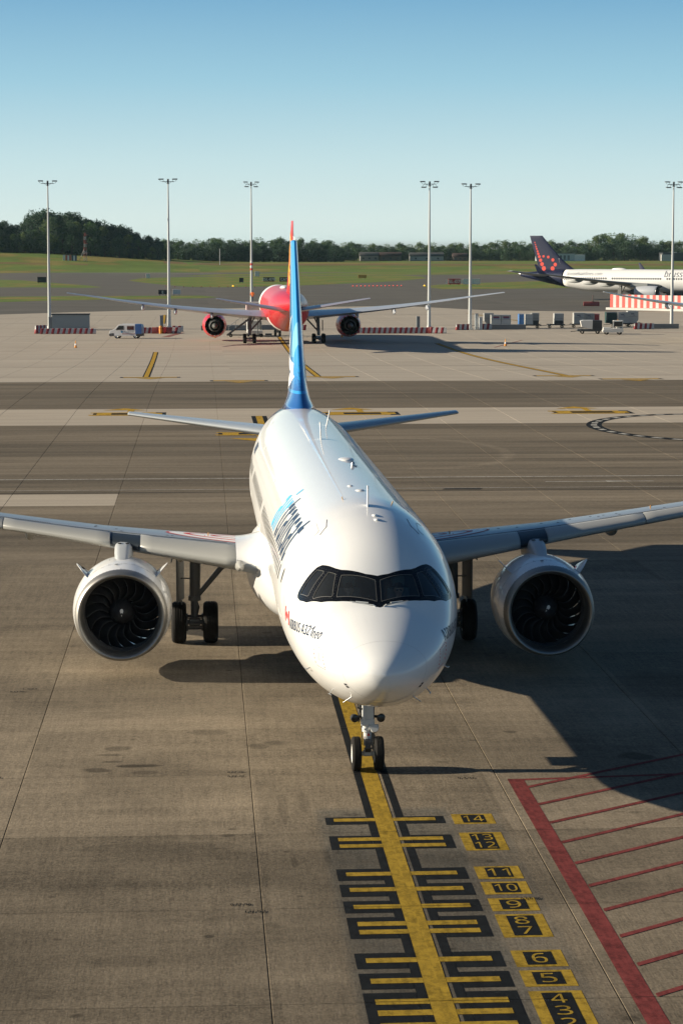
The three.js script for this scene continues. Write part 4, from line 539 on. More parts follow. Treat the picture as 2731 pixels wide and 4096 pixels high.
// ---------------------------------------------------------------- aircraft further off: nose towards local -z, origin on the ground between the main wheels
function jet(name, label, pos, turn, o, group) {
  const A = thing(name, label, 'airliner', pos, turn, group), PI = Math.PI, { Lg, r, cy, sg: sG, tail } = o, zs = s => s - sG;
  const ringAt = (s, off = 0) => { const n = smooth(s / (Lg * .13)), q = Math.sqrt(Math.max(1e-4, 1 - (1 - Math.min(1, s / (Lg * .13))) ** 2)), u = Math.max(0, (s - tail) / (Lg - tail)), w = (s < Lg * .13 ? q : 1) * (1 - .93 * Math.pow(u, 1.7)) * r, top = (s < Lg * .13 ? -.25 + 1.25 * q : 1) * r * (1 - .38 * u * u), bot = -(s < Lg * .13 ? .25 + .75 * q : 1) * r + Math.pow(u, 1.25) * r * 1.32; return Array.from({ length: 36 }, (_, j) => { const a = j / 36 * 2 * PI; return [(w + off) * Math.sin(a), cy + (top + bot) / 2 + ((top - bot) / 2 + off) * Math.cos(a), zs(s)]; }); };
  const body = (s0, s1, n) => loft(Array.from({ length: n + 1 }, (_, i) => ringAt(s0 + (s1 - s0) * i / n)), true, true);
  const fz = part('fuselage', body(.02, o.split, 40), o.front, A); part('rear_fuselage', body(o.split, Lg, 24), o.rear, A);
  part('tail_cone', lathe([[.34, 0], [.25, .5], [.05, .75]], 'z', 16).translate(0, cy + r * .53, zs(Lg) - .1), steel, A);
  const foil = (c, t) => Array.from({ length: 26 }, (_, i) => { const a = i / 26 * 2 * PI, x = (1 - Math.cos(a)) / 2; return [x * c, (a < PI ? 1 : -1) * 5 * t * c * (.2969 * Math.sqrt(x) - .126 * x - .3516 * x * x + .2843 * x ** 3 - .1036 * x ** 4)]; });
  const W = o.wing;
  for (const sd of [-1, 1]) {
    const w = part('wing', loft(Array.from({ length: 15 }, (_, i) => { const k = i / 14, X = r * .6 + (W.span - r * .6) * k, le = W.root + (W.tip - W.root) * k + (k > .88 ? (k - .88) * W.rake : 0), c = k < .34 ? W.c0 + (W.c1 - W.c0) * k / .34 : W.c1 + (W.c2 - W.c1) * (k - .34) / .66, y = W.y0 + (W.y1 - W.y0) * (W.flex * k * k + (1 - W.flex) * k); return foil(c, .12 - .03 * k).map(([a, b]) => [sd * X, y + b, zs(le) + a]); }), true, true), o.wingM, A);
    for (const k of [.30, .48, .64]) { const X = r * .6 + (W.span - r * .6) * k, y = W.y0 + (W.y1 - W.y0) * (W.flex * k * k + (1 - W.flex) * k), z = zs(W.root + (W.tip - W.root) * k) + (W.c1 * (1.25 - k)); part('flap_fairing', loft(Array.from({ length: 9 }, (_, i) => { const q = i / 8, h = .42 * Math.sin(PI * Math.pow(q, .8)) + .02; return Array.from({ length: 10 }, (_, j) => { const a = j / 10 * 2 * PI; return [sd * X + .6 * h * Math.cos(a), y - .35 + h * Math.sin(a) - .3 * q, z + 4.2 * (q - .5)]; }); }), true, true), o.wingM, w); }
    if (o.winglet) part('winglet', loft([[0, 0, 0, 2.1], [.5, .9, 1.1, 1.4], [.75, 2.3, 2.4, .6]].map(([x, y, z, c]) => foil(c, .1).map(([a, b]) => [sd * (W.span + x) + b * .8, W.y1 + y, zs(W.tip) + z + a])), true, true), o.winglet, w);
    const E = o.eng, ex = sd * E.x, e = part('engine', lathe([[E.r * .86, -E.l * .5], [E.r * .97, -E.l * .44], [E.r, -E.l * .2], [E.r * .98, E.l * .12], [E.r * .86, E.l * .42], [E.r * .80, E.l * .5], [E.r * .77, E.l * .5]], 'z', 40).translate(ex, E.y, zs(E.s)), o.engM, A);
    part('intake', lathe([[E.r * .80, -E.l * .3], [E.r * .79, -E.l * .46], [E.r * .87, -E.l * .505]].reverse(), 'z', 40).translate(ex, E.y, zs(E.s)), steel, e); part('fan_disc', lathe([[.05, -E.l * .34], [.3, -E.l * .28], [E.r * .8, -E.l * .26]].reverse(), 'z', 30).translate(ex, E.y, zs(E.s)), black, e);
    part('nozzle_inside', lathe([[E.r * .76, E.l * .1], [E.r * .77, E.l * .49]].reverse(), 'z', 30).translate(ex, E.y, zs(E.s)), black, e); part('duct_wall', lathe([[E.r * .3, E.l * .12], [E.r * .76, E.l * .11]], 'z', 30).translate(ex, E.y, zs(E.s)), black, e);
    part('core_nozzle', lathe([[E.r * .52, E.l * .12], [E.r * .50, E.l * .5], [E.r * .40, E.l * .72], [E.r * .37, E.l * .72], [E.r * .3, E.l * .6]], 'z', 30).translate(ex, E.y, zs(E.s)), mat(.05, .05, .05, .5), e); part('exhaust_cone', lathe([[E.r * .28, E.l * .55], [E.r * .2, E.l * .82], [.02, E.l]], 'z', 20).translate(ex, E.y, zs(E.s)), mat(.10, .10, .095, .45), e);
    if (E.chev) for (let i = 0; i < 16; i++) { const a = i / 16 * 2 * PI, g = new THREE.ConeGeometry(E.r * .13, .5, 4).scale(1, 1, .25).rotateX(PI / 2).translate(0, E.r * .79, E.l * .5 + .2).rotateZ(a).translate(ex, E.y, zs(E.s)); part('chevron', g, steel, e); }
    part('pylon', [box(.5, .9, E.l * .8, ex, E.y + E.r + .1, zs(E.s) + E.l * .35, .1)], o.wingM, e);
    // tailplane
    const H = o.stab; part('tailplane', loft(Array.from({ length: 8 }, (_, i) => { const k = i / 7; return foil(H.c0 + (H.c1 - H.c0) * k, .10).map(([a, b]) => [sd * (.5 + (H.span - .5) * k), H.y0 + (H.y1 - H.y0) * k + b, zs(H.s0 + (H.s1 - H.s0) * k) + a]); }), true, true), o.stabM, A);
    // main bogie
    const G = o.gear, gx = sd * G.x, lg = part('main_gear_leg', [bar([gx, 1.1, 0], [gx - sd * .15, cy - .7, -.2], .22, .26, 12), bar([gx, .65, -1.0], [gx, .65, 1.0], .16), bar([gx, 1.6, 0], [gx - sd * 2.2, cy - 1.0, -.4], .12), bar([gx, 2.3, 0], [gx - sd * .9, cy - .9, .9], .10), bar([gx - .6, .66, -.75], [gx + .6, .66, -.75], .12), bar([gx - .6, .66, .75], [gx + .6, .66, .75], .12), box(.10, 1.5, 1.0, gx + sd * .55, 2.5, 0, .03)], gearShadeGrey, A);
    for (const dz of [-.75, .75]) for (const dx of [-.68, .68]) part('main_wheel', wheel(.66, .5, gx + dx, .66, dz), rubber, lg);
  }
  part('tail_fin', loft(Array.from({ length: 13 }, (_, i) => { const k = i / 12, F = o.fin, sw = .5 * Math.pow(1 - k, 5); return foil(F.c0 + (F.c1 - F.c0) * k + sw * 4, .09).map(([a, b]) => [b, F.y0 + (F.y1 - F.y0) * k, zs(F.s0 + (F.s1 - F.s0) * k - sw * 4) + a]); }), true, true), o.finM, A);
  const nl = part('nose_gear_leg', [bar([0, .5, zs(o.ng)], [0, cy - r * .7, zs(o.ng)], .14)], gearShadeGrey, A); for (const dx of [-.35, .35]) part('nose_wheel', wheel(.5, .36, dx, .5, zs(o.ng)), rubber, nl);
  part('antenna_fairing', [new THREE.SphereGeometry(1, 16, 10).scale(.7, .35, 2).translate(0, cy + r, zs(sG + 3)), ], o.front, A);
  return { A, ringAt, zs, foil };
}
const gloss = (r, g, b) => new THREE.MeshPhysicalMaterial({ color: L3(r, g, b), roughness: .4, clearcoat: .3, clearcoatRoughness: .1 });
const jetWhite = gloss(.72, .72, .70), jetGrey = gloss(.38, .40, .43), crimson = gloss(.50, .010, .016), jetNavy = mat(.008, .013, .042, .5, { phys: true, specularIntensity: .5 });
const twin787 = { Lg: 62.8, r: 2.92, cy: 4.95, sg: 31.5, tail: 43, split: 14, ng: 6, wing: { span: 30.0, root: 22, tip: 37.2, rake: 28, c0: 12, c1: 7.2, c2: 1.5, y0: 3.7, y1: 7.3, flex: .45 }, eng: { x: 9.75, y: 2.25, r: 1.78, l: 5.4, s: 22.5, chev: true }, stab: { span: 9.9, s0: 53.3, s1: 60.4, c0: 6.2, c1: 2.0, y0: 5.25, y1: 6.95 }, fin: { y0: 7.3, y1: 16.9, s0: 49.5, s1: 58.4, c0: 8.4, c1: 3.2 }, gear: { x: 4.9 } };
{
  const J = jet('wide_body_airliner', 'red and white twin-engine airliner seen from behind, past the blue fin', [9.1, -2.2, -278], 0, { ...twin787, front: jetWhite, rear: crimson, wingM: jetGrey, engM: crimson, stabM: gloss(.30, .27, .30), finM: crimson }), F = twin787.fin;
  // yellow flame bands on the fin
  const onFin = (cx, k0, k1, w) => { for (const sd of [-1, 1]) { const n = 12, P = []; for (let i = 0; i <= n; i++) { const k = k0 + (k1 - k0) * i / n, c = F.c0 + (F.c1 - F.c0) * k; const q = cx + .12 * Math.sin(i / n * 5); P.push([[q - w * Math.sin(Math.PI * (i + .3) / (n + .6)), k], [q + w * Math.sin(Math.PI * (i + .3) / (n + .6)), k]].map(([u, kk]) => { const x = Math.max(.01, u), yt = 5 * .09 * c * (.2969 * Math.sqrt(x) - .126 * x - .3516 * x * x + .2843 * x ** 3 - .1036 * x ** 4); return [sd * (yt + .03), F.y0 + (F.y1 - F.y0) * kk, J.zs(F.s0 + (F.s1 - F.s0) * kk) + x * c]; })); } part('flame_band', loft(P, false), mat(.75, .33, .02, .5), J.A); } };
  onFin(.55, .12, .42, .24); onFin(.5, .38, .72, .2); onFin(.45, .66, .86, .15);
  part('flame_band', loft(Array.from({ length: 8 }, (_, i) => J.ringAt(41.5 + i * .5, .02).slice(20, 26)), false), mat(.70, .62, .58, .5), J.A);
  for (const sd of [-1, 1]) part('door_panel', loft(Array.from({ length: 4 }, (_, i) => J.ringAt(47 + i * .45, .02).slice(sd > 0 ? 8 : 25, sd > 0 ? 12 : 29)), false), gloss(.5, .03, .03), J.A);
  jet('wide_body_airliner', 'white airliner at the edge of the picture, only its long wing showing', [83.5, -2.2, -281], 0, { ...twin787, front: jetWhite, rear: jetWhite, wingM: jetGrey, engM: jetWhite, stabM: jetGrey, finM: jetNavy });
}
{
  const al = 36 * Math.PI / 180, h = V(Math.cos(al), 0, Math.sin(al)), o = { Lg: 63.7, r: 2.82, cy: 5.0, sg: 33, tail: 43, split: 50.5, ng: 6.7, wing: { span: 28.6, root: 22.5, tip: 41.5, rake: 8, c0: 11, c1: 6.6, c2: 2.1, y0: 3.7, y1: 6.9, flex: .3 }, eng: { x: 9.4, y: 2.4, r: 1.55, l: 5.8, s: 24 }, stab: { span: 9.7, s0: 54, s1: 60.5, c0: 6, c1: 2.2, y0: 6.0, y1: 7.3 }, fin: { y0: 7.2, y1: 16.2, s0: 49.3, s1: 57.6, c0: 9.0, c1: 3.6 }, gear: { x: 5.3 }, winglet: jetNavy, front: jetWhite, rear: jetNavy, wingM: gloss(.20, .21, .21), engM: jetGrey, stabM: jetGrey, finM: jetNavy };
  // local -z is the heading
  const J = jet('tail_dotted_airliner', 'white airliner with navy tail of red dots, parked across the taxiway', [105.0, -2.2, -523.5], Math.atan2(-h.x, -h.z), o), F = o.fin, dotM = mat(.62, .05, .03, .5);
  const dot = (k, x, rr) => { for (const sd of [-1, 1]) { const c = F.c0 + (F.c1 - F.c0) * k, yt = 5 * .09 * c * (.2969 * Math.sqrt(x) - .126 * x - .3516 * x * x + .2843 * x ** 3 - .1036 * x ** 4); part('red_dot', new THREE.CylinderGeometry(rr * .78, rr * .78, .04, 20).rotateZ(Math.PI / 2).translate(sd * (yt + .03), F.y0 + (F.y1 - F.y0) * k, J.zs(F.s0 + (F.s1 - F.s0) * k) + x * c), dotM, J.A); } };
  [[.08, .82, .75], [.20, .83, .66], [.31, .83, .56], [.41, .83, .48], [.49, .83, .4], [.56, .82, .35], [.63, .82, .3], [.69, .81, .26], [.75, .80, .23], [.81, .79, .2], [.08, .52, .72], [.19, .35, .62], [.32, .33, .54], [.40, .45, .46], [.42, .64, .4]].forEach(q => dot(...q));
  for (const sd of [-1, 1]) part('fin_root_panel', loft([[.02, .06, .26], [.10, .03, .22], [.22, .02, .16], [.36, .02, .07]].map(([k, a, b]) => [a, b].map(x => { const c = F.c0 + (F.c1 - F.c0) * k, yt = 5 * .09 * c * (.2969 * Math.sqrt(x) - .126 * x - .3516 * x * x + .2843 * x ** 3); return [sd * (yt + .05), F.y0 + (F.y1 - F.y0) * k, J.zs(F.s0 + (F.s1 - F.s0) * k) + x * c]; })), false), jetWhite, J.A);
  const onSide = (str, size, s0, y0, m, f = fontR) => { for (const sd of [1, -1]) { const q = textShape(str, size, f), g = new TessellateModifier(.25, 6).modify(clean(q.g)), p = g.attributes.position; for (let i = 0; i < p.count; i++) { const y = y0 + p.getY(i), x = p.getX(i) - q.x0, s = sd > 0 ? s0 - x : s0 - q.w + x; p.setXYZ(i, sd * (Math.sqrt(Math.max(0, o.r ** 2 - (y - o.cy) ** 2)) + .03), y, J.zs(s)); } g.computeVertexNormals(); part('livery_title', g, m, J.A); } };
  onSide('brussels airlines', 1.45, 22.5, 6.0, mat(.05, .06, .10, .5)); onSide('brusselsairlines.com', .8, 49.6, 6.3, mat(.25, .26, .3, .5));
  for (const sd of [1, -1]) part('window_row', Array.from({ length: 66 }, (_, i) => box(.04, .42, .28, sd * (o.r - .005), 5.55, J.zs(8 + i * .62 + (i > 22 ? 1.2 : 0) + (i > 44 ? 1.2 : 0)))), mat(.06, .06, .07, .2), J.A).userData.kind = 'stuff';
}
// ---------------------------------------------------------------- floodlight masts
const mastM = mat(.48, .50, .49, .5), lampM = mat(.06, .065, .07, .5);
function mast(pos, turn, four, h, label, banded) {
  const t = thing('floodlight_mast', label, 'mast', pos, turn, 'floodlight masts along the apron edge'), pl = part('pole', [bar([0, 0, 0], [0, h, 0], .30, .10, 14), bar([0, 0, 0], [0, .5, 0], .42, .36, 14)], mastM, t);
  if (banded) for (let i = 0; i < 4; i++) part('warning_band', bar([0, 8.8 + i * .5, 0], [0, 9.2 + i * .5, 0], .262 - .006 * i, .258 - .006 * i, 14), i % 2 ? mat(.7, .7, .68, .5) : redPaint, pl);
  part('cross_arm', [bar([-1.05, h - .1, 0], [1.05, h - .1, 0], .05), bar([0, h - .5, 0], [0, h + .35, 0], .16), bar([-.6, h - .1, 0], [0, h - .5, 0], .025), bar([.6, h - .1, 0], [0, h - .5, 0], .025)], lampM, t);
  for (const sd of [-1, 1]) for (const up of four ? [1, -1] : [1]) { const x = sd * (up > 0 ? 1.15 : .95), y = h + (up > 0 ? .32 : -.6), l = part('floodlight', [box(.85, .13, .6, x, y, .1, .05, [.12])], lampM, t); part('lamp_face', box(.74, .02, .5, x, y - .08, .1, 0, [.12]), mat(.55, .55, .5, .3), l); part('bracket', [bar([x - .36, y - .05, 0], [x - sd * .2 - .2, h - .1, 0], .025), bar([x + .36, y - .05, 0], [x - sd * .2 + .2, h - .1, 0], .025)], lampM, l); }
}
mast([-27.5, -2.2, -336.8], .1, false, 24.0, 'tall floodlight mast standing beside the low grey shed');
mast([-7.7, -2.2, -335.6], -.15, false, 24.3, 'tall floodlight mast behind the parked white and blue van');
mast([8.0, -2.2, -415.5], .2, true, 26.0, 'tall floodlight mast with red bands rising behind the red airliner', true);
mast([35.3, -2.2, -332.8], -.2, true, 23.9, 'tall floodlight mast at the end of the long striped barrier');
mast([41.6, -2.2, -328.4], .12, false, 23.4, 'tall floodlight mast next to the dollies, nearest the long barrier');
mast([76.7, -2.2, -336.3], .15, true, 24.0, 'tall floodlight mast at the right edge in front of the white airliner');
// ---------------------------------------------------------------- striped barriers, shed, cabinets
const barRed = mat(.24, .025, .03, .6), barWhite = mat(.46, .46, .44, .6), concGrey = mat(.17, .18, .18, .8);
function barrier(x, z, len, turn, label, h = .95, group = 'red and white barriers along the apron') {
  const t = thing('striped_barrier', label, 'barrier', [x, -2.2, z], turn, group), n = Math.max(2, Math.round(len / .42)), w = len / n;
  part('barrier_body', loft([[-len / 2], [len / 2]].map(([q]) => [[q, 0, .28], [q, .22, .24], [q, h - .04, .12], [q, h, .08], [q, h, -.08], [q, h - .04, -.12], [q, .22, -.24], [q, 0, -.28]]), true, true), barWhite, t);
  for (let i = 0; i < n; i += 2) part('red_stripe', loft([0, 1].map(k => { const q = -len / 2 + (i + k) * w; return [[q - .10, .02, .285], [q - .06, .22, .247], [q + .08, h - .04, .127], [q + .09, h + .005, .085], [q + .09, h + .005, -.085], [q + .08, h - .04, -.127], [q - .06, .22, -.247], [q - .10, .02, -.285]]; }), true, true), barRed, t);
  return t;
}
barrier(-23.2, -313.8, 8.6, 0, 'long striped barrier in front of the low grey shed', .85); barrier(-27.6, -316, 2.4, .9, 'short curved striped barrier at the corner of the grey shed', 1.3);
barrier(-10.6, -315, 1.9, .1, 'short striped barrier left of the orange drums near the second mast'); barrier(-6.6, -314.6, 1.8, -.1, 'short striped barrier right of the orange drums near the second mast'); barrier(-6.2, -322, 1.8, 0, 'striped barrier just behind the second mast'); barrier(-.6, -327, 2.6, 0, 'striped barrier beside the red engine', .9); barrier(13.5, -327, 2.2, 0, 'striped barrier seen under the red airliner body', .9);
barrier(27.5, -312.5, 11.2, 0, 'longest striped barrier, right of the shaded red engine'); barrier(34.6, -312, 2.6, -.2, 'short striped barrier below the fourth mast'); barrier(40.2, -327, 2.2, .35, 'curved striped barrier at the foot of the fifth mast', .95); barrier(43.9, -328.4, 2.6, 0, 'striped barrier right of the white cabinet, near the dollies'); barrier(70.6, -329, 3.4, .2, 'striped barrier left of the mast at the right edge');
{
  const big = thing('blast_fence', 'tall red and white striped fence below the white airliner', 'fence', [91.8, -2.2, -434.8], .82 - Math.PI / 2 + 1.5); big.rotation.y = -.82 + 1.57 - .0 - .02;
  big.rotation.y = Math.atan2(13.8, 12.9) * -1 + 0; const L0 = 19; for (let i = 0; i < 24; i++) { const q = -L0 / 2 + L0 * (i + .5) / 24; part('fence_panel', box(L0 / 24 - .02, 2.75, .08, q, 1.95, 0, .01), i % 2 ? barWhite : mat(.55, .05, .035, .55), big); } part('fence_base', [box(L0 + 1, .5, 1.4, 0, .3, .2, .05)], mat(.5, .5, .47, .7), big);
  for (const [x, z, a] of [[-10.5, -327.5, 8], [7, -330, 11], [47.5, -329.6, 7], [74.3, -331, 5]]) solo('kerb_block', ['grey kerb wall behind the orange drums', 'long grey kerb wall seen beneath the red airliner', 'grey kerb wall joining the striped barrier at the dollies', 'grey kerb wall at the foot of the right edge mast'][[-10.5, 7, 47.5, 74.3].indexOf(x)], 'kerb', box(a, .8, .5, x + (x < 0 ? 12 : 0), -1.8, z, .06), concGrey, 'grey kerb walls');
  const sh = thing('shed', 'low grey equipment shed with dark flat roof beside the first mast', 'shed', [-23.7, -2.2, -331.5]); part('wall', box(6.0, 2.5, 2.6, 0, 1.25, 0, .03), mat(.24, .28, .29, .7), sh); part('roof', box(6.25, .14, 2.9, 0, 2.57, 0, .02), mat(.02, .022, .025, .6), sh); part('door', box(.03, 2.0, .9, -3.02, 1.05, .3, .01), mat(.33, .35, .35, .6), sh);
  const cab = (x, z, h, m, label) => { const t = thing('equipment_cabinet', label, 'cabinet', [x, -2.2, z], 0, 'equipment cabinets'); part('cabinet_body', box(.55, h, .5, 0, h / 2, 0, .03), m, t); part('cabinet_door', box(.45, h * .8, .02, 0, h * .52, .262, .005), m, t); part('cabinet_cap', box(.62, .06, .57, 0, h + .03, 0, .01), mat(.3, .3, .3, .6), t); };
  const lg = mat(.5, .52, .51, .5), dg = mat(.17, .19, .2, .6); cab(-27.0, -330.4, 2.1, dg, 'narrow grey cabinet against the low shed'); cab(-8.9, -331, 2.3, dg, 'slim grey cabinet left of the second mast'); cab(33.2, -330, 2.1, dg, 'grey cabinet left of the fourth mast'); cab(42.6, -328, 2.6, lg, 'white cabinet pair beside the fifth mast, taller one'); cab(43.2, -327.3, 2.0, lg, 'white cabinet pair beside the fifth mast, shorter one'); cab(77.9, -331, 2.7, lg, 'taller white cabinet right of the edge mast'); cab(78.7, -330.4, 2.3, lg, 'shorter white cabinet right of the edge mast');
  const wb = (x, z, label, w = 1.6) => { const t = thing('water_barrier', label, 'barrier', [x, -2.2, z], 0, 'plain red plastic barriers'); part('barrier_body', loft([-w / 2, w / 2].map(q => [[q, 0, .3], [q, .35, .26], [q, .95, .12], [q, 1, -.1], [q, .35, -.26], [q, 0, -.3]]), true, true), mat(.30, .06, .05, .6), t); part('filler_cap', bar([0, .96, 0], [0, 1.06, 0], .1), mat(.2, .03, .03, .6), t); };
  wb(-9.4, -314.2, 'red plastic barrier left of the orange drums'); wb(-7.9, -314.2, 'red plastic barrier right of the orange drums'); wb(86.8, -473.9, 'lone red plastic barrier with a short mast on the taxiway', 3.6); wb(33.6, -312.3, 'orange red plastic barrier below the fourth mast', 1.1);
  solo('marker_post', 'thin dark post on the lone red barrier', 'post', [bar([87.1, -1.3, -473.9], [87.1, .3, -473.9], .08), bar([87.1, -1.2, -473.9], [87.1, -1.05, -473.9], .22)], mat(.1, .06, .05, .6));
  const dr = thing('orange_drum', 'orange drum between the red plastic barriers', 'drum', [-8.8, -2.2, -314.0]); part('drum_body', lathe([[0, 0], [.28, 0], [.3, .05], [.28, .45], [.3, .5], [.28, .9], [.26, 1.15], [.1, 1.25], [0, 1.25]], 'y', 20), mat(.62, .24, .02, .55), dr); part('drum_band', bar([0, .7, 0], [0, .85, 0], .295, .293, 20), mat(.4, .12, .02, .5), dr);
  const ext = thing('fire_extinguisher', 'wheeled red extinguisher beside the orange drum', 'extinguisher', [-8.2, -2.2, -313.9]); part('cylinder', lathe([[0, .1], [.2, .12], [.22, .25], [.22, .9], [.12, 1.05], [0, 1.08]], 'y', 18), redPaint, ext); part('wheel', [wheel(.16, .06, -.26, .16, 0), wheel(.16, .06, .26, .16, 0)], rubber, ext); part('handle', [bar([-.15, .9, -.1], [-.15, 1.25, -.25], .02), bar([.15, .9, -.1], [.15, 1.25, -.25], .02), bar([-.15, 1.25, -.25], [.15, 1.25, -.25], .02)], black, ext);
  // cones
  const cone = (x, z, label) => { const t = thing('traffic_cone', label, 'cone', [x, -2.2, z], 0, 'traffic cones'); part('base', box(.42, .05, .42, 0, .025, 0, .02), mat(.5, .2, .03, .7), t); part('cone', lathe([[.17, .05], [.03, 1.0], [0, 1.0]], 'y', 18), mat(.68, .27, .02, .6), t); part('white_band', lathe([[.128, .34], [.085, .6]], 'y', 18).scale(1.04, 1, 1.04), mat(.8, .8, .77, .5), t); };
  cone(-19.6, -264.3, 'orange cone alone on the apron ahead of the van'); cone(39, -265.8, 'orange cone alone on the apron right of the red airliner shadow'); cone(-.5, -297, 'orange cone under the sunlit red engine'); cone(18.6, -298, 'orange cone under the shaded red engine');
}
// ---------------------------------------------------------------- vehicles and ground equipment
{
  const PI = Math.PI, prof = (pts, w, x = 0, r = .04) => { const g = new THREE.ExtrudeGeometry(new THREE.Shape(pts.map(p => new THREE.Vector2(...p))), { depth: w - 2 * r, bevelEnabled: true, bevelSize: r, bevelThickness: r, bevelSegments: 2, steps: 1, curveSegments: 6 }); return g.translate(0, 0, -w / 2 + r + x); };
  // crew van: local +x is its front
  const v = thing('crew_van', 'white and blue van with a red and white stripe, parked near the second mast', 'van', [-13.6, -2.2, -296], PI - .18), vw = mat(.66, .66, .65, .35), gl = mat(.02, .025, .03, .08);
  part('body', prof([[-2.35, .45], [-2.4, .9], [-2.38, 1.7], [-2.3, 1.98], [-2.0, 2.08], [.7, 2.1], [1.05, 2.0], [1.65, 1.35], [2.3, 1.12], [2.42, .95], [2.44, .5], [2.3, .42]], 1.86), vw, v);
  part('blue_rear', [prof([[-2.37, .62], [-2.41, .9], [-2.39, 1.7], [-2.31, 1.99], [-2.0, 2.09], [-1.45, 2.105], [-1.5, .62]], 1.875)], mat(.03, .09, .27, .35), v);
  part('lower_trim', prof([[-2.38, .40], [-2.42, .72], [-1.6, .72], [-1.6, .40]], 1.88), mat(.03, .03, .035, .6), v); part('front_bumper', prof([[1.75, .40], [1.8, .78], [2.40, .72], [2.47, .62], [2.46, .45], [2.3, .38]], 1.88), mat(.06, .06, .065, .6), v);
  part('windscreen', [loft([[1.10, 1.96], [1.62, 1.40]].map(([x, y]) => [[x + .045, y + .03, -.76], [x + .045, y + .03, .76]]), false)], gl, v);
  for (const sd of [-1, 1]) { part('door_window', loft([[.25, .25, 1.9], [.62, .2, 1.28]].map(([a]) => a).slice(0, 0).concat([[[.25, 1.9, sd * .945], [1.0, 1.88, sd * .945]], [[.25, 1.3, sd * .945], [1.5, 1.3, sd * .945]]]), false), gl, v); part('side_window', [box(1.05, .55, .02, -.75, 1.58, sd * .94)], mat(.07, .02, .02, .1), v); part('door_mirror', box(.1, .26, .2, 1.25, 1.35, sd * 1.08, .03), black, v); part('door_handle', box(.14, .04, .03, .1, 1.1, sd * .95), black, v);
    for (let i = 0; i < 10; i++) part('hazard_stripe', box(.10, .15, .012, -1.35 + i * .2, .70, sd * .937, 0, [0, 0, -.5]), i % 1 ? vw : barRed, v); part('blue_roundel', new THREE.CylinderGeometry(.16, .16, .012, 18).rotateX(PI / 2).translate(.55, 1.0, sd * .937), mat(.03, .24, .42, .4), v); part('headlight', box(.2, .2, .35, 2.22, .98, sd * .68, .05), mat(.4, .4, .38, .15), v); part('tail_light', box(.05, .5, .12, -2.42, 1.0, sd * .84, .02), mat(.4, .02, .02, .3), v);
    const q = textShape('Ground', .2, fontR), q2 = textShape('Aviation', .2, fontR); const tt = join([q.g.translate(-1.2, 1.14, 0), q2.g.translate(-1.2, .92, 0)]); if (sd < 0) tt.rotateY(PI).translate(-1.5, 0, 0); part('lettering', tt.translate(0, 0, sd * .94), mat(.1, .12, .15, .5), v).userData.kind = 'stuff'; for (const x of [-1.5, 1.35]) { const w = part('wheel', wheel(.34, .22, x, .34, sd * .80, 'z'), rubber, v); part('rim', hub(.34, .22, x, .34, sd * .80, 'z'), steel, w); } }
  part('number_plate', box(.02, .13, .5, 2.475, .66, 0), mat(.6, .38, .05, .5), v); part('grille', box(.02, .14, .9, 2.46, .85, 0), mat(.4, .4, .38, .3), v);
  // tow tractor
  const t = thing('tow_tractor', 'small white baggage tractor with glazed cab near the dollies', 'tractor', [61.2, -2.2, -306], PI - .1), tw = mat(.62, .61, .57, .45);
  part('body', [prof([[-1.5, .4], [-1.5, .95], [-.1, .95], [0, .85], [1.5, .8], [1.6, .5], [1.5, .38]], 1.5)], tw, t); part('bonnet', [box(1.3, .35, 1.2, .9, .95, 0, .08)], tw, t); part('cab_roof', box(1.5, .1, 1.45, -.75, 2.15, 0, .04), tw, t); for (const x of [-1.45, -.05]) for (const z of [-.66, .66]) part('cab_post', box(.09, 1.25, .09, x, 1.5, z), tw, t); part('cab_glass', box(1.34, .75, 1.28, -.75, 1.68, 0, .02), gl, t); part('rear_box', box(.5, .6, 1.45, -1.3, .75, 0, .04), mat(.12, .12, .12, .6), t); part('seat', box(.5, .6, .9, -.8, 1.2, 0, .06), mat(.5, .5, .46, .6), t); part('beacon', bar([-.75, 2.2, 0], [-.75, 2.35, 0], .07), mat(.6, .25, .02, .4), t);
  for (const x of [-1, 1]) for (const z of [-.62, .62]) part('wheel', wheel(.36, .24, x, .36, z, 'z'), rubber, t);
  // ground power unit
  const g = thing('ground_power_unit', 'white and black ground power cart left of the baggage tractor', 'generator', [58.3, -2.2, -309.5], PI - .1); part('white_hood', prof([[-.2, .75], [1.4, 1.15], [1.6, 2.0], [1.2, 2.1], [-.25, 2.1]], 1.6), tw, g); part('dark_engine_box', box(1.5, 1.5, 1.55, -1.0, 1.35, 0, .05), mat(.03, .032, .035, .6), g); part('chassis', [box(3.2, .35, 1.5, 0, .55, 0, .04), box(1.2, .35, 1.4, 1.5, .55, 0, .05)], mat(.05, .055, .06, .6), g); for (const x of [-1.1, 1.3]) for (const z of [-.62, .62]) part('wheel', wheel(.3, .2, x, .3, z, 'z'), rubber, g); part('logo_stripe', box(.6, .22, .01, .7, 1.62, .805, 0, [0, 0, -.1]), mat(.5, .2, .17, .5), g); part('tow_bar', bar([2, .45, 0], [3.1, .35, 0], .05), black, g);
  // dollies and containers
  const alu = mat(.36, .36, .34, .45), dk = mat(.05, .05, .05, .7), cont = { white: mat(.48, .48, .45, .5), grey: mat(.27, .27, .26, .5), blue: mat(.05, .16, .4, .45), green: mat(.008, .04, .035, .6), red: mat(.35, .03, .03, .55), dark: mat(.09, .095, .10, .6) };
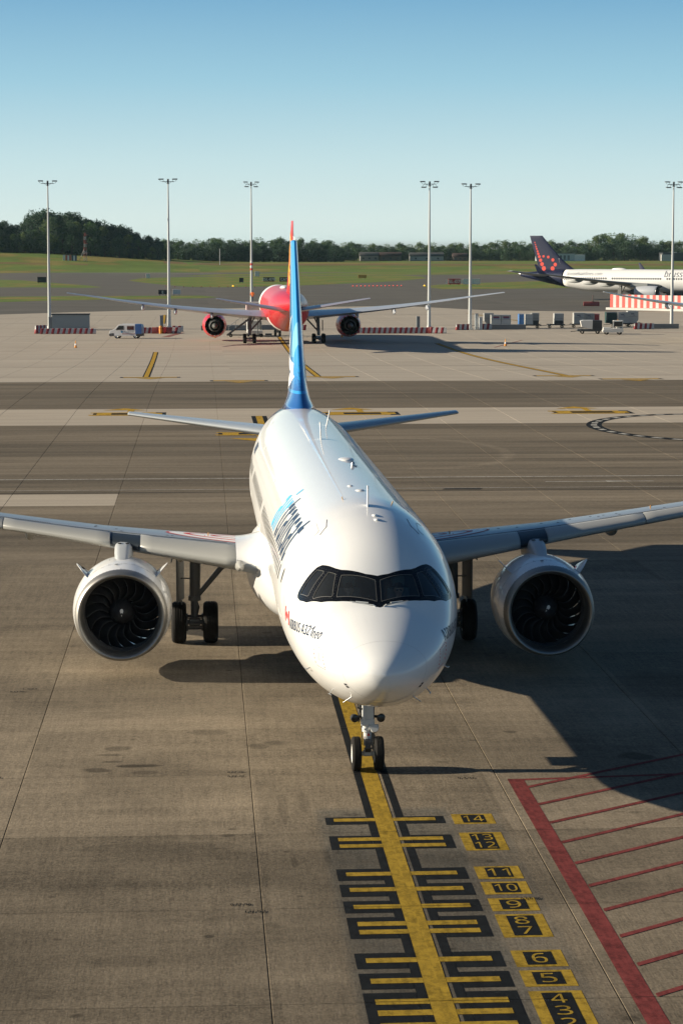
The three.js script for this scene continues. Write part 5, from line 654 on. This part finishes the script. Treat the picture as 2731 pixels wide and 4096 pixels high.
  const dolly = (x, z, label, w = 3.2) => { const d = thing('container_dolly', label, 'dolly', [x, -2.2, z], 0, 'container dollies in the row'); part('deck', [box(w, .14, 1.7, 0, .52, 0, .02), box(w, .06, .1, 0, .62, .8), box(w, .06, .1, 0, .62, -.8)], dk, d); part('tow_bar', bar([-w / 2, .45, 0], [-w / 2 - 1.2, .35, 0], .05), dk, d); part('roller', Array.from({ length: 5 }, (_, i) => bar([-w / 2 + .4 + i * (w - .8) / 4, .61, -.7], [-w / 2 + .4 + i * (w - .8) / 4, .61, .7], .03)), alu, d).userData.kind = 'stuff'; for (const a of [-w * .36, w * .36]) for (const b of [-.6, .6]) part('wheel', wheel(.22, .16, a, .22, b, 'z'), rubber, d); };
  const uld = (x, z, m, label, o = {}) => { const w = o.w || 1.55, h = o.h || 1.62, c = thing('cargo_container', label, 'container', [x, -1.54, z], 0, 'cargo containers on the dollies'); const cut = o.cut ? .45 : 0, dir = o.cut || 1; part('shell', prof([[-dir * w / 2, .02], [dir * (w / 2 - cut), .02], [dir * w / 2, .02 + cut * 1.1], [dir * w / 2, h], [-dir * w / 2, h]], 1.5, 0, .02), m, c); for (const a of [-w / 2 + .05, w / 2 - .05]) part('edge_rail', box(.07, h - .5, .03, a, h / 2 + .25, .76), alu, c); part('top_rail', box(w, .08, .03, 0, h - .05, .76), alu, c); part('door_seam', box(w - .2, .03, .02, 0, h * .55, .758), dk, c); if (o.logo) { part('red_panel', box(w * .66, .2, .015, 0, h * .80, .76), barRed, c); part('blue_panel', box(w * .66, .13, .015, 0, h * .69, .76), mat(.03, .06, .22, .5), c); } if (o.low) part('dark_panel', box(w - .1, h * .32, .015, 0, h * .18, .76), dk, c); if (o.tag) part('placard', [box(.55, .18, .015, -.1, h * .78, .76), box(.3, .1, .016, .15, h * .66, .76)], mat(.12, .13, .16, .5), c); };
  dolly(47.2, -332.5, 'dolly carrying two logo containers right of the fifth mast', 3.6); uld(46.3, -332, cont.white, 'container with red and blue logo, left of the pair', { logo: 1 }); uld(47.95, -332, cont.white, 'container with red and blue logo, right of the pair', { logo: 1 }); uld(45.6, -336, cont.grey, 'slant-sided container behind the logo pair', { cut: -1, h: 1.8 }); dolly(45.4, -336, 'dolly behind the pair of logo containers', 2.6);
  dolly(52.2, -334, 'dolly with blue, white and dark containers', 3.8); uld(50.9, -334.4, cont.blue, 'narrow blue and white container on the second dolly', { w: .9, h: 1.7 }); uld(52.0, -333.6, cont.white, 'plain white container on the second dolly', { w: 1.3, h: 1.7 }); uld(53.2, -334.4, cont.grey, 'grey container with slanted side on the second dolly', { w: 1.2, h: 1.85, cut: 1, low: 1 });
  dolly(56.9, -335.5, 'dolly with a single silver container', 2.9); uld(57.3, -335.3, alu, 'single silver container with dark lower panel', { low: 1, h: 1.75 });
  dolly(61.6, -337.5, 'dolly loaded behind the ground power cart', 3.8); uld(61.0, -337, alu, 'silver container behind the ground power cart', { tag: 1, w: 1.8, h: 1.8 }); uld(62.8, -337.4, cont.grey, 'grey container beside the silver one behind the power cart', { w: 1.5, h: 1.7, tag: 1 }); uld(64.2, -338.4, cont.red, 'red edged container at the end of the fourth dolly', { w: .9, h: 1.6 });
  dolly(68.8, -340, 'dolly with open dark green container and silver ones', 3.6); uld(67.0, -339.6, cont.green, 'container with an open dark green side', { w: 1.9, h: 1.85 }); uld(68.9, -339.4, alu, 'silver container right of the dark green one', { w: 1.8, h: 1.85, tag: 1 }); uld(70.7, -340, alu, 'slant-sided silver container at the row end', { w: 1.8, h: 2.0, cut: 1, tag: 1 }); dolly(71.2, -342, 'last dolly of the row, below the slanted silver container', 2.6);
  // passenger stairs by the red airliner
  const st = thing('boarding_stairs', 'dark metal boarding stairs beside the sunlit red engine', 'stairs', [4.2, -2.2, -300], PI / 2 * 0); const dm = mat(.06, .065, .065, .55);
  for (let i = 0; i < 16; i++) part('step', box(.28, .04, 1.3, -2.6 + i * .27, .55 + i * .2, 0), dm, st); for (const z of [-.7, .7]) { part('stringer', beam([-2.8, .3, z], [1.9, 3.75, z], .06, .22), dm, st); part('handrail', [bar([-2.7, 1.5, z], [1.6, 4.7, z], .025), ...[0, 1, 2, 3, 4].map(i => bar([-2.6 + i * 1.05, .55 + i * .78, z], [-2.6 + i * 1.05, 1.55 + i * .78, z], .02))], mat(.25, .26, .26, .5), st); } part('chassis', [beam([-2.9, .3, -.6], [2.6, .3, -.6], .1, .14), beam([-2.9, .3, .6], [2.6, .3, .6], .1, .14), bar([1.8, .3, -.6], [1.8, 3.6, -.6], .05), bar([1.8, .3, .6], [1.8, 3.6, .6], .05), box(1.0, .25, 1.2, 3.4, .4, 0, .03)], dm, st); for (const x of [-2.3, 2.2]) for (const z of [-.75, .75]) part('wheel', wheel(.26, .14, x, .26, z, 'z'), rubber, st); part('landing', box(1.4, .08, 1.4, 2.2, 3.75, 0), dm, st);
  // catering lift beside the forward door, with a worker on it
  const cl = thing('catering_lift', 'raised pale service lift beside the red airliner forward door', 'lift truck', [5.6, -2.2, -303.5]); part('box_body', box(2.6, 1.5, 4.6, 0, 4.4, 0, .05), mat(.50, .36, .35, .5), cl); part('platform', box(2.6, .12, 1.6, 0, 5.15, 3.0), mat(.3, .3, .3, .6), cl); part('scissor_arm', [beam([-.9, .9, -2], [-.9, 3.6, 1.8], .14, .2), beam([-.9, 3.6, -2], [-.9, .9, 1.8], .14, .2), beam([.9, .9, -2], [.9, 3.6, 1.8], .14, .2), beam([.9, 3.6, -2], [.9, .9, 1.8], .14, .2)], dm, cl); part('chassis', [box(2.3, .5, 6, 0, .7, 0, .06), box(2.3, 1.5, 1.6, 0, 1.5, -2.8, .1)], mat(.55, .55, .53, .5), cl); for (const x of [-1, 1]) for (const z of [-2, 2]) part('wheel', wheel(.42, .3, x, .42, z), rubber, cl);
  const c2 = (a, b, r, r2) => [...a, r, ...b, r2]; const w = thing('person', 'worker in orange high-visibility jacket standing on the service lift', 'person', [5.2, 3.05, -300.6]);
  part('body', sdfMesh([c2([0, 1.62, .01], [0, 1.68, 0], .085, .09), c2([0, 1.45, 0], [0, 1.55, 0], .06, .055), c2([-.17, 1.38, 0], [.17, 1.38, 0], .075, .075), c2([0, 1.35, 0], [0, .95, 0], .14, .15), c2([-.2, 1.38, 0], [-.27, 1.08, .05], .055, .045), c2([.2, 1.38, 0], [.27, 1.08, .05], .055, .045), c2([-.27, 1.08, .05], [-.22, .85, .2], .042, .035), c2([.27, 1.08, .05], [.22, .85, .2], .042, .035), c2([-.1, .92, 0], [-.11, .5, .02], .09, .065), c2([.1, .92, 0], [.11, .5, .02], .09, .065), c2([-.11, .5, .02], [-.12, .09, 0], .062, .045), c2([.11, .5, .02], [.12, .09, 0], .062, .045), c2([-.12, .05, .0], [-.12, .05, .15], .05, .045), c2([.12, .05, 0], [.12, .05, .15], .05, .045)], [-.4, -.05, -.25], [.4, 1.85, .35], .03), mat(.05, .06, .09, .8), w); part('jacket', sdfMesh([c2([-.17, 1.38, 0], [.17, 1.38, 0], .09, .09), c2([0, 1.35, 0], [0, .95, 0], .16, .17), c2([-.2, 1.38, 0], [-.27, 1.08, .05], .07, .06), c2([.2, 1.38, 0], [.27, 1.08, .05], .07, .06)], [-.4, .7, -.25], [.4, 1.55, .3], .03), mat(.75, .16, .02, .7), w);
}
// ---------------------------------------------------------------- taxiway signs and lights
{
  const sign = (x, z, w, h, m, label, text) => { const t = thing('taxiway_sign', label, 'sign', [x, -2.2, z], 0, 'taxiway signs in the grass'); part('sign_board', box(w, h, .25, 0, h / 2 + .35, 0, .04), m, t); for (const q of [-w / 3, w / 3]) part('sign_leg', box(.1, .4, .1, q, .2, 0), black, t); if (text) { const q = textShape(text, h * .62); part('sign_text', q.g.translate(-q.w / 2 - q.x0, .35 + h * .2, .135), mat(.75, .72, .6, .5), t).userData.kind = 'stuff'; } };
  const maroon = mat(.05, .018, .02, .6), sred = mat(.45, .035, .035, .6), swhite = mat(.62, .60, .56, .6), syel = mat(.42, .24, .03, .6), sblk = mat(.02, .02, .022, .6);
  sign(24.6, -815, 4.2, 1.6, maroon, 'dark maroon sign, left of the pair by the blue fin', '25L-07R'); sign(30.2, -815, 3.4, 1.6, maroon, 'dark maroon sign, right of the pair by the blue fin', 'CAT'); sign(14, -799, 1.6, 1.6, sblk, 'small dark square sign left of the maroon pair'); sign(86.6, -750, 4.2, 1.9, sred, 'red runway sign beside the fifth mast', '25L-07R'); sign(92.6, -750, 6.0, 1.9, swhite, 'white and red sign beside the fifth mast', 'CAT III'); sign(-58.3, -797, 3.2, 2.0, sblk, 'dark double sign right of the first mast'); sign(-12, -591, 2.4, 1.2, sblk, 'dark low sign left of the second mast', 'E'); sign(-8.2, -592, 2.2, 1.3, swhite, 'white box sign right of the second mast'); sign(24.1, -955, 2.0, 2.2, swhite, 'white square box in the grass right of the third mast'); sign(66, -905, 3.4, 1.3, syel, 'small orange sign in the grass right of the fin'); sign(-22, -905, 1.6, 1.8, swhite, 'small white box in the grass behind the second mast');
  const lamp = (x, z, m, label, grp, s = .28) => { const t = thing('taxiway_light', label, 'light', [x, -2.2, z], 0, grp); part('lamp_base', bar([0, 0, 0], [0, .3, 0], s * .8), sblk, t); part('lamp_dome', new THREE.SphereGeometry(s, 10, 8).translate(0, .4, 0), m, t); };
  const lr = new THREE.MeshStandardMaterial({ color: L3(.5, .03, .02), emissive: L3(1, .06, .03), emissiveIntensity: .8, roughness: .4 }), ly = new THREE.MeshStandardMaterial({ color: L3(.6, .35, .02), emissive: L3(1, .55, .03), emissiveIntensity: .7, roughness: .4 });
  const lrd = mat(.45, .05, .04, .4);
  const lx = t => [49 + 16.6 * t, -714.9 - 6.7 * t]; for (let i = 0; i < 13; i++) { const [x, z] = lx(i / 12); lamp(x, z, lr, 'red light in the stop bar row right of the blue fin', 'stop bar lights', .17); } for (let i = 0; i < 12; i++) lamp(-12.5 + i * 2.9, -716 + i * .5, lrd, 'red light in the faint stop bar row left of the blue fin', 'stop bar lights left of the fin', .12);
  lamp(73.2, -720, ly, 'yellow guard light right of the red stop bar', 'yellow guard lights', .3); lamp(9.5, -716, ly, 'yellow guard light left of the red airliner', 'yellow guard lights', .3);
  for (const [a, b] of [[-21, -725], [1.6, -690]]) { }
  // lattice tower and striped huts on the slope
  const tw = thing('lattice_tower', 'red and white lattice tower on the grass slope below the wood', 'tower', [-62.5, HILL(-62.5, -1235), -1235]), TH = 15.5; for (let k = 0; k < 8; k++) { const y0 = TH * k / 8, y1 = TH * (k + 1) / 8, q = y => .75 - .35 * y / TH, P = []; for (const [a, b] of [[-1, -1], [1, -1], [1, 1], [-1, 1]]) { P.push(bar([a * q(y0), y0, b * q(y0)], [a * q(y1), y1, b * q(y1)], .08)); P.push(bar([a * q(y0), y0, b * q(y0)], [-b * q(y1), y1, a * q(y1)], .05)); } part('tower_section', P, k % 2 ? mat(.5, .12, .10, .6) : mat(.62, .6, .57, .6), tw); } for (const y of [4.5, 9.6, 14.4]) part('tower_bracket', box(1.6, .4, .6, .5, y, 0), mat(.5, .2, .15, .6), tw); part('stay', [bar([-3.4, 0, 0], [-.5, 7, 0], .12)], mat(.4, .38, .35, .7), tw); part('top_rod', bar([0, TH, 0], [0, TH + 2, 0], .06), lampM, tw);
  const hut = (x, z, w, m1, label) => { const t = thing('striped_hut', label, 'hut', [x, HILL(x, z), z], 0, 'huts beside the lattice tower'); for (let i = 0; i < 3; i++) part('wall_panel', box(w / 3, 2.8, 2.4, -w / 3 + i * w / 3, 1.4, 0), i % 2 ? mat(.62, .6, .57, .6) : m1, t); part('roof', box(w + .2, .15, 2.6, 0, 2.87, 0), m1, t); };
  hut(-71.8, -1236, 3.0, mat(.45, .10, .08, .6), 'red and white striped hut left of the lattice tower'); hut(-68.6, -1236, 2.8, mat(.06, .08, .12, .6), 'dark blue striped hut between red hut and lattice tower'); hut(-74.2, -1236, 1.0, mat(.6, .58, .55, .6), 'small white hut at the end of the huts'); solo('marker_pole', 'thin pale pole on the slope left of the third mast', 'pole', bar([11.5, HILL(11.5, -1250), -1250], [11.5, HILL(11.5, -1250) + 9, -1250], .16), mastM);
}
// ---------------------------------------------------------------- woods, houses and sheds on the skyline
{
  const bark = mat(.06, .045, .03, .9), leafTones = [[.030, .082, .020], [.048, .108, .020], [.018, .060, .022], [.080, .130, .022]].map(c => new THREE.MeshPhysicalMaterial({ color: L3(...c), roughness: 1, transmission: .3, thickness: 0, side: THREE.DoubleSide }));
  const protos = [];
  for (let t = 0; t < 7; t++) { // crowns one unit tall, filled with leaf sprays set on the skins of many clumps
    const pos = [], lobes = [], n = 20 + (t % 3) * 5, wide = .34 + .05 * (t % 3), lo = t === 6 ? .30 : .10; for (let i = 0; i < n; i++) { const y = R(lo, .88), k = Math.sin(Math.PI * Math.min(1, (y - lo + .18) / (1.06 - lo))), a = R(0, 6.28), r = wide * k * Math.sqrt(R(.05, 1)) * .8; lobes.push([r * Math.cos(a), y, r * Math.sin(a), R(.08, .15)]); }
    for (let i = 0; i < (t === 6 ? 1500 : 3400); i++) { const L = lobes[Math.floor(rnd() * n)], u = R(-1, 1), a = R(0, 6.28), q = Math.sqrt(1 - u * u), rr = L[3] * R(.7, 1.12), c = [L[0] + rr * q * Math.cos(a), L[1] + rr * u * .9, L[2] + rr * q * Math.sin(a)]; const s = R(.010, .022), n1 = V(R(-1, 1), R(-1, 1), R(-1, 1)).normalize(), n2 = V(R(-1, 1), R(-1, 1), R(-1, 1)).cross(n1).normalize(), n3 = n1.clone(); const A = [c[0] + n2.x * s, c[1] + n2.y * s, c[2] + n2.z * s], B = [c[0] - n2.x * s * .4 + n3.x * s, c[1] - n2.y * s * .4 + n3.y * s, c[2] - n2.z * s * .4 + n3.z * s], C = [c[0] - n2.x * s * .6 - n3.x * s, c[1] - n2.y * s * .6 - n3.y * s, c[2] - n2.z * s * .6 - n3.z * s]; pos.push(...A, ...B, ...C); }
    const g = new THREE.BufferGeometry(); g.setAttribute('position', new THREE.Float32BufferAttribute(pos, 3)); g.computeVertexNormals(); g.setAttribute('uv', new THREE.Float32BufferAttribute(new Float32Array(pos.length / 3 * 2), 2));
    const tr = [bar([0, -.03, 0], [.01, .55, 0], .018, .008, 7)]; for (let i = 0; i < 5; i++) { const L = lobes[i]; tr.push(bar([0, .2 + .06 * i, 0], [L[0], L[1], L[2]], .008, .003, 5)); } protos.push([g, join(tr)]);
  }
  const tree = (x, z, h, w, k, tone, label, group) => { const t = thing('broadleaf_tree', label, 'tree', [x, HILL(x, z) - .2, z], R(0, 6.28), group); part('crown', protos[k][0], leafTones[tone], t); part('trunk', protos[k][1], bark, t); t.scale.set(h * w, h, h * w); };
  // wood on the rise at the left: skyline heights along x
  const sky = [[-135, 19], [-118, 18.5], [-110, 18], [-100, 17.5], [-97, 25], [-92, 26], [-84, 25], [-78, 24.5], [-70, 24.5], [-64, 23.5], [-58, 22.5], [-50, 20.5], [-42, 18.5], [-34, 16], [-30, 14.5], [-24, 14.5], [-20, 11]], hAt = x => { let i = 0; while (i < sky.length - 2 && sky[i + 1][0] < x) i++; return sky[i][1] + (sky[i + 1][1] - sky[i][1]) * (x - sky[i][0]) / (sky[i + 1][0] - sky[i][0]); };
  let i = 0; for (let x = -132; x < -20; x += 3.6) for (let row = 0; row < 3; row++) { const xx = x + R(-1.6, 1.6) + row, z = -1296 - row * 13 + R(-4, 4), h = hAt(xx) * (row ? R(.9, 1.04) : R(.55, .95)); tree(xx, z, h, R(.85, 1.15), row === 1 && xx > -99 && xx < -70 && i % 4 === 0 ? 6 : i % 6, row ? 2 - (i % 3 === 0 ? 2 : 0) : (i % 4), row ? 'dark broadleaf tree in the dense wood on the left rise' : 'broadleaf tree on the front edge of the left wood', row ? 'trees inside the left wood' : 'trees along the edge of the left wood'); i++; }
  // belt behind the red airliner
  for (let x = -22; x < 84; x += 4.2) for (let row = 0; row < 2; row++) { const xx = x + R(-2, 2), h = (xx < 5 ? 13 : 14.5) * R(.88, 1.08) * (row ? 1.05 : .85); tree(xx, -1395 - row * 22 + R(-5, 5), h, R(1.1, 1.5), i % 6, row ? 1 : i % 4, row ? 'tree in the far belt behind the third mast' : 'front tree of the belt behind the third mast', 'trees in the belt behind the third mast'); i++; }
  // long wood to the right, higher in one clump
  for (let x = 84; x < 360; x += 5.0) for (let row = 0; row < 2; row++) { const xx = x + R(-2, 2), pk = xx > 262 && xx < 306 ? 5.2 * Math.sin((xx - 262) / 44 * Math.PI) : xx > 338 ? 2.5 : 0, h = (12.0 + pk + (xx > 200 ? 1.2 : 0)) * R(.85, 1.1) * (row ? 1.06 : .8); tree(xx, -1490 - row * 25 + R(-6, 6), h, R(1.2, 1.7), i % 6, i % 4, row ? 'tree in the long far wood on the right' : 'front tree of the long far wood on the right', 'trees in the long far wood'); i++; }
  // hedge and undergrowth that read as one mass behind the edge trees
  const bush = new THREE.InstancedMesh(protos[1][0], leafTones[0], 330), mx = new THREE.Matrix4(), qq = new THREE.Quaternion(); for (let k = 0; k < 330; k++) { const side = k % 3, x = side === 0 ? R(-134, -20) : side === 1 ? R(-20, 90) : R(90, 360), z = side === 0 ? -1318 + R(-6, 6) : side === 1 ? -1412 + R(-6, 6) : -1510 + R(-6, 6), m = (side === 0 ? hAt(x) * .66 : side === 1 ? 10 : 8.5) * R(.7, 1), w = m * R(1.0, 1.6); bush.setMatrixAt(k, mx.compose(V(x, HILL(x, z) - m * .08, z), qq.setFromAxisAngle(V(0, 1, 0), R(0, 6.28)), V(w, m, w))); } bush.name = 'undergrowth'; scene.add(bush); shadowOn(bush); bush.userData = { kind: 'stuff', label: 'bushy undergrowth filling the woods behind the edge trees', category: 'undergrowth' };
  // perimeter fence
  const fc = thing('perimeter_fence', 'long low perimeter fence in front of the far woods', 'fence', [0, 0, 0]), fm = mat(.10, .11, .09, .8); const fz = x => x < 40 ? -1388 : -1470; for (let x = 84; x < 340; x += 6) { const y = HILL(x, -1470); part('fence_panel', [box(5.9, .08, .06, x + 3, y + 2.0, -1470), box(5.9, .08, .06, x + 3, y + .4, -1470), ...Array.from({ length: 6 }, (_, q) => box(.1, 2.2, .06, x + q, y + 1.1, -1470))], fm, fc); }
  // houses and sheds
  const house = (x, z, w, h, m, rm, label) => { const t = thing('house', label, 'house', [x, HILL(x, z), z], 0, 'houses before the far wood'); part('wall', box(w, h, 7, 0, h / 2, 0), m, t); part('roof', loft([-w / 2 - .4, w / 2 + .4].map(q => [[q, h, 4], [q, h + 2.6, 0], [q, h, -4]]), true, true), rm, t); for (let k = 0; k < 3; k++) part('window', box(1.1, 1.1, .06, -w / 2 + w * (k + .5) / 3, h * .55, 3.52), mat(.05, .06, .07, .1), t); };
  const brick = mat(.13, .09, .07, .8), roofM = mat(.06, .035, .03, .8), roofG = mat(.07, .07, .07, .8); house(112, -1474, 12, 3.2, mat(.25, .24, .22, .8), roofG, 'low grey roofed house left among the far houses'); house(126, -1474, 14, 3.2, brick, roofM, 'brick house with dark red roof among the far houses'); house(150, -1476, 22, 3.0, mat(.34, .34, .33, .8), roofG, 'long pale house right among the far houses'); house(172, -1475, 9, 2.6, brick, roofM, 'small brick house at the end of the far houses');
  const wh = thing('warehouse', 'pale warehouse with a row of windows left of the dotted tail', 'building', [234, HILL(234, -1468), -1468]); part('wall', box(24, 4.6, 12, 0, 2.3, 0), mat(.40, .43, .43, .7), wh); part('roof', box(24.6, .4, 12.6, 0, 4.8, 0), mat(.2, .21, .21, .7), wh); for (let k = 0; k < 8; k++) part('window', box(1.5, 3.0, .08, -10 + k * 2.6, 2.2, 6.03), mat(.08, .10, .11, .15), wh); part('annex', box(7, 4.2, 12, 15.6, 2.1, 0), mat(.6, .58, .55, .7), wh);
  const db = thing('depot', 'long low dark depot below the woods at the right', 'building', [345, HILL(345, -1475), -1475]); part('wall', box(78, 5.0, 14, 0, 2.5, 0), mat(.035, .042, .05, .8), db); part('roof', box(78.5, .35, 14.5, 0, 5.15, 0), mat(.05, .055, .06, .7), db); part('office', box(7, 4.2, 3, -37, 2.1, 8), mat(.4, .39, .37, .7), db); for (let k = 0; k < 6; k++) part('roof_vent', box(1.6, .5, 1.6, -30 + k * 11, 5.5, 3), mat(.45, .45, .43, .6), db);
}
scene.fog = new THREE.FogExp2(new THREE.Color().setRGB(.50, .74, .82), .000025);
renderer.render(scene, camera);
